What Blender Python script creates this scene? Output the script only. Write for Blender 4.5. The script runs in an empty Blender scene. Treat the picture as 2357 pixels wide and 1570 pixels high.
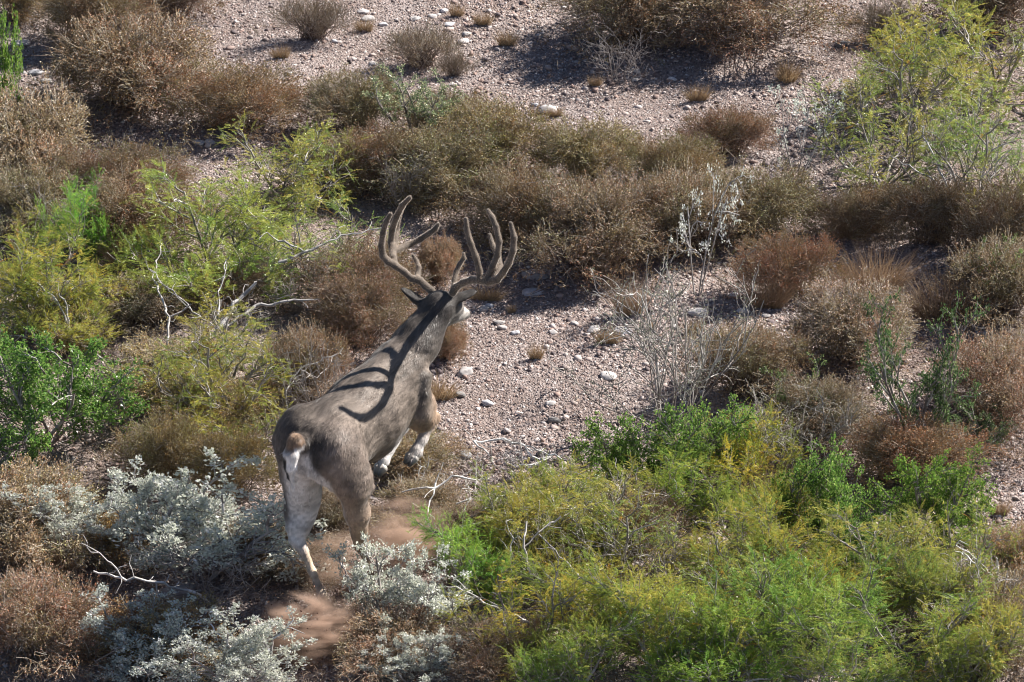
import bpy, math, os
import numpy as np
from mathutils import Vector
# ------------------------------------------------------------------ camera, sky, sun
scene = bpy.context.scene
PITCH = math.radians(32.0); DIST = 35.0; LENS = 224.5; PW, PH = 2357.0, 1570.0
cam_d = bpy.data.cameras.new('camera'); cam = bpy.data.objects.new('camera', cam_d)
scene.collection.objects.link(cam); scene.camera = cam
CAM = np.array([0.0, -DIST*math.cos(PITCH), DIST*math.sin(PITCH)])
cam.location = CAM; cam.rotation_euler = (math.pi/2-PITCH, 0, 0)
cam_d.lens = LENS; cam_d.sensor_width = 36.0; cam_d.clip_start = 1.0; cam_d.clip_end = 400.0
cam_d.dof.use_dof = True; cam_d.dof.focus_distance = 34.3; cam_d.dof.aperture_fstop = 11.0
SUN_EL, SUN_AZ = math.radians(37), math.radians(58)        # azimuth clockwise from +Y
SUN = Vector((math.cos(SUN_EL)*math.sin(SUN_AZ), math.cos(SUN_EL)*math.cos(SUN_AZ), math.sin(SUN_EL)))
w = bpy.data.worlds.new('World'); scene.world = w; w.use_nodes = True
nt = w.node_tree; nt.nodes.clear()
sky = nt.nodes.new('ShaderNodeTexSky'); sky.sky_type = 'NISHITA'; sky.sun_disc = False
sky.sun_elevation = SUN_EL; sky.sun_rotation = SUN_AZ
sky.air_density = .8; sky.dust_density = .3; sky.altitude = 900
bg = nt.nodes.new('ShaderNodeBackground'); bg.inputs[1].default_value = 0.05
wo = nt.nodes.new('ShaderNodeOutputWorld')
nt.links.new(sky.outputs[0], bg.inputs[0]); nt.links.new(bg.outputs[0], wo.inputs[0])
sun_d = bpy.data.lights.new('sun', 'SUN'); sun_d.energy = 5.0; sun_d.angle = math.radians(0.53); sun_d.color = (1, .95, .88)
sun = bpy.data.objects.new('sun', sun_d); scene.collection.objects.link(sun)
sun.rotation_euler = SUN.to_track_quat('Z', 'Y').to_euler()
vs = scene.view_settings; vs.view_transform = 'Standard'; vs.look = 'None'; vs.exposure = 1.28; vs.gamma = 1
scene.cycles.volume_step_rate = 1.0; scene.cycles.max_bounces = 6; scene.cycles.diffuse_bounces = 2; scene.cycles.transparent_max_bounces = 6
scene.cycles.volume_bounces = 1; scene.cycles.filter_width = 1.1; scene.cycles.use_denoising = True

# ------------------------------------------------------------------ helpers
RX = np.array([1., 0, 0]); UP = np.array([0, math.sin(PITCH), math.cos(PITCH)]); FW = np.array([0, math.cos(PITCH), -math.sin(PITCH)])
KPX = PW*LENS/36.0
def ray(px, py): return FW + RX*((px-PW/2)/KPX) - UP*((py-PH/2)/KPX)
def at(px, py, z=0.0):                       # point of the plane at height z that the photo shows at px,py
    d = ray(px, py); return CAM + d*((z-CAM[2])/d[2])
def pxm(p): return KPX/float(np.dot(np.asarray(p)-CAM, FW))
def rs(seed): return np.random.RandomState(seed)
def unit(v): return v/np.maximum(np.linalg.norm(v, axis=-1, keepdims=True), 1e-9)

def link(o, parent=None):
    scene.collection.objects.link(o)
    if parent is not None: o.parent = parent
    return o
def mesh_obj(name, V, F, mat, parent=None, cols=None, smooth=False, k=None):
    """V (n,3); F (m,k) all of one polygon size, or a list of such arrays; cols (n,3) per vertex"""
    me = bpy.data.meshes.new(name)
    Fs = F if isinstance(F, list) else [F]
    Fs = [f for f in Fs if len(f)]
    V = np.ascontiguousarray(V, dtype=np.float32)
    me.vertices.add(len(V)); me.vertices.foreach_set('co', V.ravel())
    idx = np.concatenate([f.ravel() for f in Fs]).astype(np.int32)
    cnt = np.concatenate([np.full(len(f), f.shape[1], np.int32) for f in Fs])
    st = np.concatenate([[0], np.cumsum(cnt)[:-1]]).astype(np.int32)
    me.loops.add(len(idx)); me.loops.foreach_set('vertex_index', idx)
    me.polygons.add(len(cnt)); me.polygons.foreach_set('loop_start', st)
    try: me.polygons.foreach_set('loop_total', cnt)
    except Exception: pass
    if smooth: me.polygons.foreach_set('use_smooth', np.ones(len(cnt), bool))
    me.update(calc_edges=True)
    if cols is not None:
        a = me.color_attributes.new('Col', 'FLOAT_COLOR', 'POINT')
        c4 = np.ones((len(V), 4), np.float32); c4[:, :3] = cols
        a.data.foreach_set('color', c4.ravel())
    me.materials.append(mat)
    return link(bpy.data.objects.new(name, me), parent)
def empty(name, loc=(0, 0, 0), rz=0.0, scale=(1, 1, 1)):
    o = bpy.data.objects.new(name, None); o.empty_display_size = .1
    o.location = loc; o.rotation_euler = (0, 0, rz); o.scale = scale
    return link(o)
def tag(o, label=None, cat=None, group=None, kind=None):
    if label: o['label'] = label
    if cat: o['category'] = cat
    if group: o['group'] = group
    if kind: o['kind'] = kind
    return o

# ------------------------------------------------------------------ materials
def new_mat(name):
    m = bpy.data.materials.new(name); m.use_nodes = True; t = m.node_tree; t.nodes.clear()
    return m, t
def leaf_mat(name, rough=.45, trans=.3, spec=.4, tint=True, sheen=0.0, tcol=(1, 1, 1), coat=0.0):
    m, t = new_mat(name); N = t.nodes; L = t.links
    at_ = N.new('ShaderNodeAttribute'); at_.attribute_name = 'Col'
    col = at_.outputs['Color']
    if tint:
        oi = N.new('ShaderNodeObjectInfo'); mx = N.new('ShaderNodeMix'); mx.data_type = 'RGBA'; mx.blend_type = 'MULTIPLY'
        mx.inputs[0].default_value = 1; L.new(col, mx.inputs[6]); L.new(oi.outputs['Color'], mx.inputs[7]); col = mx.outputs[2]
    p = N.new('ShaderNodeBsdfPrincipled'); p.inputs['Roughness'].default_value = rough
    p.inputs['Specular IOR Level'].default_value = spec
    if sheen: p.inputs['Sheen Weight'].default_value = sheen; p.inputs['Sheen Roughness'].default_value = .28
    L.new(col, p.inputs['Base Color']); o = N.new('ShaderNodeOutputMaterial'); out = p.outputs[0]
    if trans > 0:
        tr = N.new('ShaderNodeBsdfTranslucent'); ms = N.new('ShaderNodeMixShader'); ms.inputs[0].default_value = trans
        mt = N.new('ShaderNodeMix'); mt.data_type = 'RGBA'; mt.blend_type = 'MULTIPLY'; mt.inputs[0].default_value = 1
        L.new(col, mt.inputs[6]); mt.inputs[7].default_value = (*tcol, 1); L.new(mt.outputs[2], tr.inputs[0])
        L.new(out, ms.inputs[1]); L.new(tr.outputs[0], ms.inputs[2]); out = ms.outputs[0]
    L.new(out, o.inputs[0]); return m
MAT_LEAF = leaf_mat('dry_leaf', .5, .22, .4)
MAT_GREEN = leaf_mat('green_leaf', .32, .5, .6)
MAT_SILVER = leaf_mat('silver_leaf', .5, .35, .5)
MAT_TWIG = leaf_mat('twig_bark', .7, 0, .3)
MAT_FUR = leaf_mat('fur', .5, .1, .35, tint=False)
MAT_FUZZ = leaf_mat('velvet_hair', .6, .65, .2, tint=False)
MAT_VELVET = leaf_mat('antler_velvet', .8, 0, .2, tint=False, sheen=1.0)
MAT_HORN = leaf_mat('hoof_horn', .4, 0, .5, tint=False)
MAT_STONE = leaf_mat('stone_surface', .85, 0, .25, tint=False)
def body_mat():
    m = leaf_mat('hide', .75, 0, .2, tint=False, sheen=.25); t = m.node_tree; N = t.nodes; L = t.links
    p = [n for n in N if n.type == 'BSDF_PRINCIPLED'][0]
    tc = N.new('ShaderNodeTexCoord'); mp = N.new('ShaderNodeMapping'); mp.inputs['Scale'].default_value = (28, 130, 60)
    nz = N.new('ShaderNodeTexNoise'); nz.inputs['Scale'].default_value = 1; nz.inputs['Detail'].default_value = 5
    L.new(tc.outputs['Object'], mp.inputs[0]); L.new(mp.outputs[0], nz.inputs[0])
    b = N.new('ShaderNodeBump'); b.inputs['Strength'].default_value = .5; b.inputs['Distance'].default_value = .01
    L.new(nz.outputs[0], b.inputs['Height']); L.new(b.outputs[0], p.inputs['Normal'])
    return m
MAT_HIDE = body_mat()
# ------------------------------------------------------------------ ground and gravel
def vnoise(P, seed, f):                      # smooth value noise, vectorised
    r = rs(seed); T = r.rand(64, 64, 8); q = P*f; i = np.floor(q).astype(int); t = q-i; t = t*t*(3-2*t)
    def g(a, b, c): return T[(i[..., 0]+a) % 64, (i[..., 1]+b) % 64, (i[..., 2]+c) % 8]
    o = 0
    for a in (0, 1):
        for b in (0, 1):
            for c in (0, 1):
                o = o+g(a, b, c)*(t[..., 0] if a else 1-t[..., 0])*(t[..., 1] if b else 1-t[..., 1])*(t[..., 2] if c else 1-t[..., 2])
    return o-.5
def gz(x, y):
    P = np.stack([np.asarray(x, float), np.asarray(y, float), np.zeros_like(np.asarray(x, float))], -1)
    return .10*vnoise(P, 3, .7)+.035*vnoise(P, 4, 2.3)
def gpt(px, py):
    p = at(px, py, 0.0)
    for _ in range(4): p = at(px, py, float(gz(p[0], p[1])))
    return p
def ground_mat():
    m, t = new_mat('desert_soil'); N = t.nodes; L = t.links
    tc = N.new('ShaderNodeTexCoord')
    def noise(s, d=4, r_=.6):
        n = N.new('ShaderNodeTexNoise'); n.inputs['Scale'].default_value = s; n.inputs['Detail'].default_value = d; n.inputs['Roughness'].default_value = r_
        L.new(tc.outputs['Object'], n.inputs[0]); return n
    def ramp(src, stops):
        r = N.new('ShaderNodeValToRGB'); e = r.color_ramp.elements
        while len(e) < len(stops): e.new(.5)
        for el, (p, c) in zip(e, stops): el.position = p; el.color = (*c, 1)
        L.new(src, r.inputs[0]); return r.outputs[0]
    a = ramp(noise(2.2, 5).outputs[0], [(.3, (.23, .18, .16)), (.5, (.31, .262, .246)), (.72, (.40, .355, .345))])
    b = ramp(noise(60, 4, .7).outputs[0], [(.32, (.50, .46, .44)), (.5, (.86, .83, .81)), (.68, (1.25, 1.2, 1.17))])
    mx = N.new('ShaderNodeMix'); mx.data_type = 'RGBA'; mx.blend_type = 'MULTIPLY'; mx.inputs[0].default_value = 1
    L.new(a, mx.inputs[6]); L.new(b, mx.inputs[7])
    p = N.new('ShaderNodeBsdfPrincipled'); p.inputs['Roughness'].default_value = .95; p.inputs['Specular IOR Level'].default_value = .15
    L.new(mx.outputs[2], p.inputs['Base Color'])
    v = N.new('ShaderNodeTexVoronoi'); v.inputs['Scale'].default_value = 85; L.new(tc.outputs['Object'], v.inputs[0])
    n2 = noise(110, 5, .7); ad = N.new('ShaderNodeMath'); ad.operation = 'ADD'; L.new(v.outputs['Distance'], ad.inputs[0]); L.new(n2.outputs[0], ad.inputs[1])
    bm = N.new('ShaderNodeBump'); bm.inputs['Strength'].default_value = .9; bm.inputs['Distance'].default_value = .007
    L.new(ad.outputs[0], bm.inputs['Height']); L.new(bm.outputs[0], p.inputs['Normal'])
    o = N.new('ShaderNodeOutputMaterial'); L.new(p.outputs[0], o.inputs[0]); return m
def make_ground():
    def grid(x0, x1, y0, y1, n, m):
        X, Y = np.meshgrid(np.linspace(x0, x1, n), np.linspace(y0, y1, m), indexing='ij')
        return X, Y
    # one sheet, fine in the middle and coarse towards the horizon
    ax = np.concatenate([-np.geomspace(300, 7, 26)[:-1], np.linspace(-7, 7, 281), np.geomspace(7, 300, 26)[1:]])
    X, Y = np.meshgrid(ax, ax, indexing='ij'); Z = gz(X, Y)
    V = np.stack([X, Y, Z], -1).reshape(-1, 3); n = len(ax); i = np.arange(n-1)[:, None]*n+np.arange(n-1)[None]
    i = i.ravel(); F = np.stack([i, i+n, i+n+1, i+1], 1)
    g = mesh_obj('ground', V, F, ground_mat(), None, smooth=True); tag(g, kind='structure')
make_ground()
ICO_V, ICO_F = None, None
def ico():
    global ICO_V, ICO_F
    t = (1+5**.5)/2
    V = np.array([(-1, t, 0), (1, t, 0), (-1, -t, 0), (1, -t, 0), (0, -1, t), (0, 1, t), (0, -1, -t), (0, 1, -t), (t, 0, -1), (t, 0, 1), (-t, 0, -1), (-t, 0, 1)], float)
    F = np.array([(0, 11, 5), (0, 5, 1), (0, 1, 7), (0, 7, 10), (0, 10, 11), (1, 5, 9), (5, 11, 4), (11, 10, 2), (10, 7, 6), (7, 1, 8), (3, 9, 4), (3, 4, 2), (3, 2, 6), (3, 6, 8), (3, 8, 9), (4, 9, 5), (2, 4, 11), (6, 2, 10), (8, 6, 7), (9, 8, 1)])
    ICO_V, ICO_F = unit(V), F
ico()
def subdiv(V, F):
    V = list(map(tuple, V)); cache = {}; G = []
    def mid(a, b):
        k = (min(a, b), max(a, b))
        if k not in cache:
            m = unit((np.array(V[a])+np.array(V[b]))/2); V.append(tuple(m)); cache[k] = len(V)-1
        return cache[k]
    for a, b, c in F:
        x, y, z = mid(a, b), mid(b, c), mid(c, a); G += [(a, x, z), (b, y, x), (c, z, y), (x, y, z)]
    return np.array(V), np.array(G)
CLEAR = [(1250, 850, 270, 240), (1150, 720, 200, 60), (1650, 730, 200, 45), (1500, 250, 330, 80), (850, 60, 470, 120), (1150, 170, 450, 60), (600, 170, 130, 90), (1800, 310, 150, 180), (300, 335, 260, 45), (450, 390, 120, 50), (2010, 60, 100, 60), (1900, 170, 110, 60), (2320, 1190, 70, 90), (80, 150, 90, 60), (740, 440, 70, 60), (730, 1470, 80, 60), (450, 1380, 70, 45), (2020, 630, 180, 50), (1280, 40, 120, 140)]
def make_gravel():
    r = rs(11); n = 190000
    px = r.uniform(-320, 2680, n); py = r.uniform(-200, 1800, n)
    d = FW[None]+RX[None]*((px-PW/2)/KPX)[:, None]-UP[None]*((py-PH/2)/KPX)[:, None]
    P = CAM+d*((-CAM[2])/d[:, 2])[:, None]
    den = vnoise(P*np.array([1, 1, 0]), 21, 1.6)
    keep = r.rand(n) < (.65+1.5*den).clip(.25, 1); P = P[keep]; n = len(P)
    P[:, 2] = gz(P[:, 0], P[:, 1])
    s = .0040+.0065*r.rand(n)**2+.014*r.rand(n)**9; sc = np.stack([s*r.uniform(.8, 1.5, n), s*r.uniform(.7, 1.2, n), s*r.uniform(.4, .8, n)], 1)
    th = r.rand(n)*6.28; c_, s_ = np.cos(th), np.sin(th)
    V = ICO_V[None]*(1+.28*r.normal(0, 1, (n, 12, 1)))*sc[:, None]
    W = np.stack([V[..., 0]*c_[:, None]-V[..., 1]*s_[:, None], V[..., 0]*s_[:, None]+V[..., 1]*c_[:, None], V[..., 2]], -1)+P[:, None]
    W[..., 2] += (sc[:, 2]*r.uniform(-.3, .45, n))[:, None]
    F = (ICO_F[None]+12*np.arange(n)[:, None, None]).reshape(-1, 3)
    pal = np.array([(.37, .30, .275), (.48, .42, .40), (.25, .185, .165), (.15, .12, .12), (.60, .56, .54), (.31, .22, .19)])
    C = pal[r.choice(6, n, p=[.28, .14, .22, .20, .03, .13])]*r.uniform(.75, 1.2, (n, 1)); C = np.repeat(C, 12, 0)
    # fine angular grit between the pebbles
    n2 = 330000; px = r.uniform(-60, 2420, n2); py = r.uniform(-60, 1630, n2); ok = np.zeros(n2, bool)
    for cx_, cy_, rx_, ry_ in CLEAR: ok |= (((px-cx_)/rx_)**2+((py-cy_)/ry_)**2) < 1.7
    px, py = px[ok], py[ok]; n2 = len(px)
    d = FW[None]+RX[None]*((px-PW/2)/KPX)[:, None]-UP[None]*((py-PH/2)/KPX)[:, None]; P2 = CAM+d*((-CAM[2])/d[:, 2])[:, None]; P2[:, 2] = gz(P2[:, 0], P2[:, 1])+.001
    OV = np.array([(1, 0, 0), (-1, 0, 0), (0, 1, 0), (0, -1, 0), (0, 0, 1.)]); OF = np.array([(0, 2, 4), (2, 1, 4), (1, 3, 4), (3, 0, 4)])
    s2 = r.uniform(.0028, .0070, (n2, 1, 1)); V2 = OV[None]*s2*r.uniform(.5, 1.4, (n2, 5, 1))+r.normal(0, .2, (n2, 5, 3))*s2; V2 = (V2+P2[:, None]).reshape(-1, 3)
    F2 = (OF[None]+5*np.arange(n2)[:, None, None]).reshape(-1, 3)+len(C); C2 = np.repeat(pal[r.choice(6, n2, p=[.24, .16, .22, .20, .05, .13])]*r.uniform(.7, 1.25, (n2, 1)), 5, 0)
    g = mesh_obj('gravel', np.concatenate([W.reshape(-1, 3), V2]), np.concatenate([F, F2]), MAT_STONE, None, np.concatenate([C, C2]).clip(0, .8))
    tag(g, 'pinkish grey gravel strewn over the bare desert soil', 'gravel', kind='stuff')
    # dry litter: leaves and broken twigs under the brush
    n = 26000; px = r.uniform(-60, 2420, n); py = r.uniform(-60, 1630, n)
    d = FW[None]+RX[None]*((px-PW/2)/KPX)[:, None]-UP[None]*((py-PH/2)/KPX)[:, None]
    P = CAM+d*((-CAM[2])/d[:, 2])[:, None]; k = r.rand(n) < (.45+2.2*vnoise(P*np.array([1, 1, 0]), 33, 1.1)).clip(.05, 1); P = P[k]; n = len(P)
    P[:, 2] = gz(P[:, 0], P[:, 1])+.004
    a = r.rand(n)*6.28; D_ = np.stack([np.cos(a), np.sin(a), r.normal(0, .25, n)], 1); S_ = np.stack([-np.sin(a), np.cos(a), r.normal(0, .3, n)], 1)
    L_ = (.008+.03*r.rand(n)**3)[:, None]; W_ = np.where(r.rand(n, 1) < .5, .0016, .005)
    V = np.stack([P, P+D_*L_*.5+S_*W_, P+D_*L_, P+D_*L_*.5-S_*W_], 1).reshape(-1, 3)
    pal = np.array([(.20, .12, .07), (.34, .25, .17), (.12, .075, .05), (.42, .36, .29)]); C = np.repeat(pal[r.choice(4, n)]*r.uniform(.7, 1.2, (n, 1)), 4, 0)
    g = mesh_obj('leaf_litter', V, np.arange(4*n).reshape(n, 4), MAT_FUR, None, C); tag(g, 'brown leaf litter and broken twigs lying under the brush', 'leaf litter', kind='stuff')
make_gravel()
SPV, SPF = subdiv(*subdiv(ICO_V, ICO_F))
def stone(px, py, wpx, label, tone=1.0, flat=.5, deep=.8, hue=(1, .96, .95), seed=0):
    p = gpt(px, py); w_ = wpx/pxm(p)/2; r = rs(seed+500)
    nv = unit(r.normal(0, 1, (9, 3))); V = SPV.copy(); d = V@nv.T; cut = r.uniform(.55, .92, 9)
    sc = np.minimum(1, (cut[None]/np.maximum(d, .01)).min(1)); V = V*sc[:, None]*(1+.05*r.normal(0, 1, (len(V), 1)))
    V = V*np.array([w_*1.15, w_*deep, w_*flat]); c = np.array(hue)*.45*tone
    C = c*(1+.12*r.normal(0, 1, (len(V), 1)))
    o = mesh_obj('stone', V, SPF, MAT_STONE, None, C.clip(.02, .85)); o.location = (p[0], p[1], p[2]+w_*flat*.35); o.rotation_euler = (0, 0, r.uniform(-.5, .5))
    tag(o, label, 'stone', 'loose stones on the bare gravel')
STONES = [
 (1225, 675, 46, 'pale flat stone in shade just right of the right antler base', 1.15, .35), (1232, 636, 56, 'broad grey stone at the foot of the reddish bush behind the antlers', .8, .4),
 (1112, 714, 28, 'grey rounded stone beside the deer muzzle', .8, .6), (1127, 706, 20, 'small pale stone touching the grey one beside the muzzle', 1, .6),
 (1148, 745, 24, 'flattish stone above the pair of pebbles right of the deer head', .75, .5), (1156, 756, 20, 'round pale stone in the pair right of the deer head', 1, .6),
 (1184, 768, 22, 'small white stone with a hard shadow right of the deer neck', 1.2, .6), (1272, 766, 22, 'little white stone above the centre of the open gravel', 1.1, .5),
 (1366, 760, 34, 'white stone just left of the tawny tuft in the clearing', 1.2, .45), (1435, 764, 40, 'bright white flat stone just right of the tawny tuft in the clearing', 1.35, .4),
 (1322, 746, 20, 'small stone below the shade of the reddish bush', .9, .5), (1604, 722, 50, 'pinkish white slab among the grey twigs of the bare shrub', 1.2, .35),
 (1690, 680, 22, 'bright white stone under the dry grass of the rust bush', 1.5, .6), (1711, 719, 28, 'bluish white stone in the shadow edge of the rust bush', 1.2, .55),
 (1764, 729, 22, 'small grey stone to the right of the bluish white one', .9, .4), (1920, 618, 20, 'lone white stone in the dark shade right of the rust bush', 1.5, .6),
 (1068, 860, 38, 'pink grey stone above the orange tuft beside the deer shoulder', .85, .6), (1057, 912, 26, 'dark reddish stone right of the orange tuft', .5, .7),
 (1123, 931, 28, 'white topped stone in the lower gravel right of the front leg', 1.1, .6), (1267, 930, 24, 'pale stone below the brown pebbles of the open gravel', 1.05, .55),
 (1398, 868, 40, 'broad white stone low in the gravel left of the bare grey shrub', 1.15, .4), (1068, 1052, 34, 'reddish rounded stone under the fallen white twigs', .6, .7),
 (1275, 970, 30, 'dull red brown stone near the lower edge of the gravel', .5, .6), (1260, 256, 44, 'large whitish stone in the far clearing above the olive bushes', 1.15, .5),
 (1232, 243, 18, 'small stone left of the large whitish one', .9, .5), (1066, 96, 30, 'white stone right of the sparse pinkish bush', 1.35, .4),
 (1073, 80, 24, 'grey stone just above the white one near the pinkish bush', .9, .4), (880, 58, 22, 'white stone left of the far sparse bush', 1.2, .5),
 (836, 28, 26, 'whitish slab at the far top edge of the clearing', 1.2, .4), (845, 45, 34, 'flat pale slab below the topmost whitish slab', .9, .35),
 (1022, 26, 18, 'white pebble beside the far round tuft', 1.4, .6), (996, 38, 22, 'long white pebble left of the far round tuft', 1.3, .4),
 (957, 44, 26, 'dull flat stone between two far white pebbles', .9, .35), (1035, 57, 24, 'pale stone lowest of the far pebble row', 1.2, .4),
 (859, 148, 20, 'small pale stone left of the shade under the sparse pinkish bush', 1.1, .5), (1041, 196, 20, 'pale stone between olive bushes and the sparse bush', 1.0, .4),
 (770, 97, 16, 'white pebble at the foot of the pinkish brush', 1.2, .6), (665, 172, 18, 'upright white stone right of the big brown bush', 1.3, .8),
 (1548, 184, 20, 'white stone in shade beneath the big top bush', 1.3, .5), (1545, 193, 14, 'white pebble below the stone beneath the big top bush', 1.5, .5),
 (1462, 185, 18, 'grey stone left of the dry weed in the far clearing', .8, .5), (1843, 297, 26, 'whitish stone behind the thin silver shrub', 1.2, .4),
 (2133, 342, 40, 'big white boulder behind the grey branches of the far green shrub', 1.3, .6), (1716, 404, 22, 'white stone on the edge of the olive bush', 1.2, .5),
 (48, 102, 40, 'pale slab left of the topmost tawny bush', 1.1, .35), (84, 168, 34, 'flat pinkish stone on the left bare patch', .9, .35),
 (42, 158, 24, 'small stone left of the flat pinkish one', .9, .35), (104, 190, 30, 'lower pinkish stone on the left bare patch', .9, .4),
 (456, 330, 28, 'grey stone in the shadow under the big brown bush', 1.0, .45), (482, 328, 26, 'pale stone right of the grey one in the big bush shadow', 1.1, .45),
 (410, 1370, 80, 'lavender grey rock glimpsed under the big silver bush', .7, .6), (2262, 765, 34, 'grey stone on the right lying beside a bleached stick', .8, .4),
 (870, 1545, 40, 'grey stone at the bottom below the smaller silver bush', .8, .5), (2245, 1222, 22, 'white pebble at the edge of the lower green mass', 1.3, .6),
 (1935, 105, 30, 'dark rough stone above the far green shrub', .35, .6), (2005, 95, 26, 'dark stone in front of the sparse top right brush', .4, .6)]
for i, a in enumerate(STONES): stone(a[0], a[1], a[2], a[3], a[4], a[5], seed=i, hue=(1, .93, .90) if i % 3 else (.98, .96, 1.0))

# ------------------------------------------------------------------ plants
def tubes(seg, sides=4):
    """seg: (p0, p1, r0, r1) arrays"""
    p0, p1, r0, r1 = [np.asarray(s, float) for s in seg]; n = len(p0); ax = unit(p1-p0)
    ref = np.where(np.abs(ax[:, 2:3]) > .8, np.array([[1., 0, 0]]), np.array([[0, 0, 1.]])); u = unit(np.cross(ax, ref)); v = np.cross(ax, u)
    a = np.arange(sides)*2*math.pi/sides
    ring = u[:, None]*np.cos(a)[None, :, None]+v[:, None]*np.sin(a)[None, :, None]
    V = np.concatenate([p0[:, None]+ring*r0[:, None, None], p1[:, None]+ring*r1[:, None, None]], 1).reshape(-1, 3)
    j = np.arange(sides); f = np.stack([j, (j+1) % sides, (j+1) % sides+sides, j+sides], 1)
    return V, (f[None]+2*sides*np.arange(n)[:, None, None]).reshape(-1, 4)
def leaves(P, D, L, W, r, curl=.0, up=None):
    n = len(P); S = unit(np.cross(D, r.normal(0, 1, (n, 3)) if up is None else up)); N_ = np.cross(S, D)
    L = np.asarray(L).reshape(-1, 1); W = np.asarray(W).reshape(-1, 1)
    V = np.stack([P, P+D*L*.55+S*W*.5+N_*W*curl, P+D*L, P+D*L*.55-S*W*.5+N_*W*curl], 1).reshape(-1, 3)
    return V, np.arange(4*n).reshape(n, 4)
def grow(r, levels, spread0=(25, 70), start=None, rad0=.012, r_end=.0012):
    """levels: list of (count, length, nseg, bend, angle). returns segments and last level nodes (pos, dir)"""
    S0, S1, R0, R1 = [], [], [], []; nodes = []
    def branch(p, d, L, n, bend, r0, r1):
        pts = [p]; ds = [d]
        for i in range(n):
            d = unit(d+r.normal(0, bend, 3)); q = p+d*L/n
            a = r0+(r1-r0)*i/n; b = r0+(r1-r0)*(i+1)/n
            S0.append(p); S1.append(q); R0.append(a); R1.append(b); p = q; pts.append(p); ds.append(d)
        return pts, ds
    cur = []
    c, L, n, bend, _ = levels[0]; nl = len(levels)
    rr = [rad0*(r_end/rad0)**(i/nl) for i in range(nl+1)]
    for i in range(c):
        az = 6.283*(i+r.rand()*.7)/c; ti = math.radians(r.uniform(*spread0)); d = np.array([math.sin(ti)*math.cos(az), math.sin(ti)*math.sin(az), math.cos(ti)])
        p = np.array([.03*math.cos(az), .03*math.sin(az), -.02]); cur.append(branch(p, d, L*r.uniform(.7, 1.2), n, bend, rr[0]*r.uniform(.7, 1.1), rr[1]))
    for li in range(1, nl):
        c, L, n, bend, ang = levels[li]; nx = []
        for pts, ds in cur:
            m = len(pts)-1
            for i in range(c):
                t = (.25+.75*(i+r.rand())/c)*m; k = min(int(t), m-1); f = t-k; p = pts[k]*(1-f)+pts[k+1]*f; d0 = ds[min(k+1, m)]
                q = r.normal(0, 1, 3); q[2] = abs(q[2])*.6+.1; q = unit(np.cross(d0, q)) if r.rand() < .5 else unit(q-d0*(q@d0)); a = math.radians(ang*r.uniform(.6, 1.3))
                d = unit(d0*math.cos(a)+q*math.sin(a))
                if p[2]+d[2]*L < .02: d[2] = abs(d[2])
                nx.append(branch(p, d, L*r.uniform(.55, 1.2)*(1-.25*i/c), n, bend, rr[li], rr[li+1]))
            if li == nl-1 or r.rand() < .9: pass
        cur = nx
    for pts, ds in cur:
        for p, d in zip(pts[1:], ds[1:]): nodes.append((p, d))
    ends = [(pts[-1], ds[-1]) for pts, ds in cur]
    return (np.array(S0), np.array(S1), np.array(R0), np.array(R1)), np.array([n_[0] for n_ in nodes]), np.array([n_[1] for n_ in nodes]), np.array([e[0] for e in ends]), np.array([e[1] for e in ends])
def pick(r, pal, p, n, jit=.2):
    C = np.array(pal)[r.choice(len(pal), n, p=p)]; return C*(1+jit*r.normal(0, 1, (n, 1))).clip(.4, 1.8)
class Proto: pass
PR = {}
def save_proto(key, parts, V_all, names):
    o = Proto(); o.meshes = parts; lo, hi = np.percentile(V_all, 1.5, axis=0), np.percentile(V_all, 98.5, axis=0)
    o.c = (lo+hi)/2; o.R = (hi-lo)/2; o.H = hi[2]; PR.setdefault(key, []).append(o)
def mk(name, V, F, mat, C):                 # a mesh datablock not linked yet
    o = mesh_obj(name, V, F, mat, None, C); me = o.data; bpy.data.objects.remove(o); return (name, me)
def merge(parts):
    V, F, C, k = [], [], [], 0
    for v, f, c in parts: V.append(v); F.append(f+k); C.append(c); k += len(v)
    return np.concatenate(V), F, np.concatenate(C)

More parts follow.
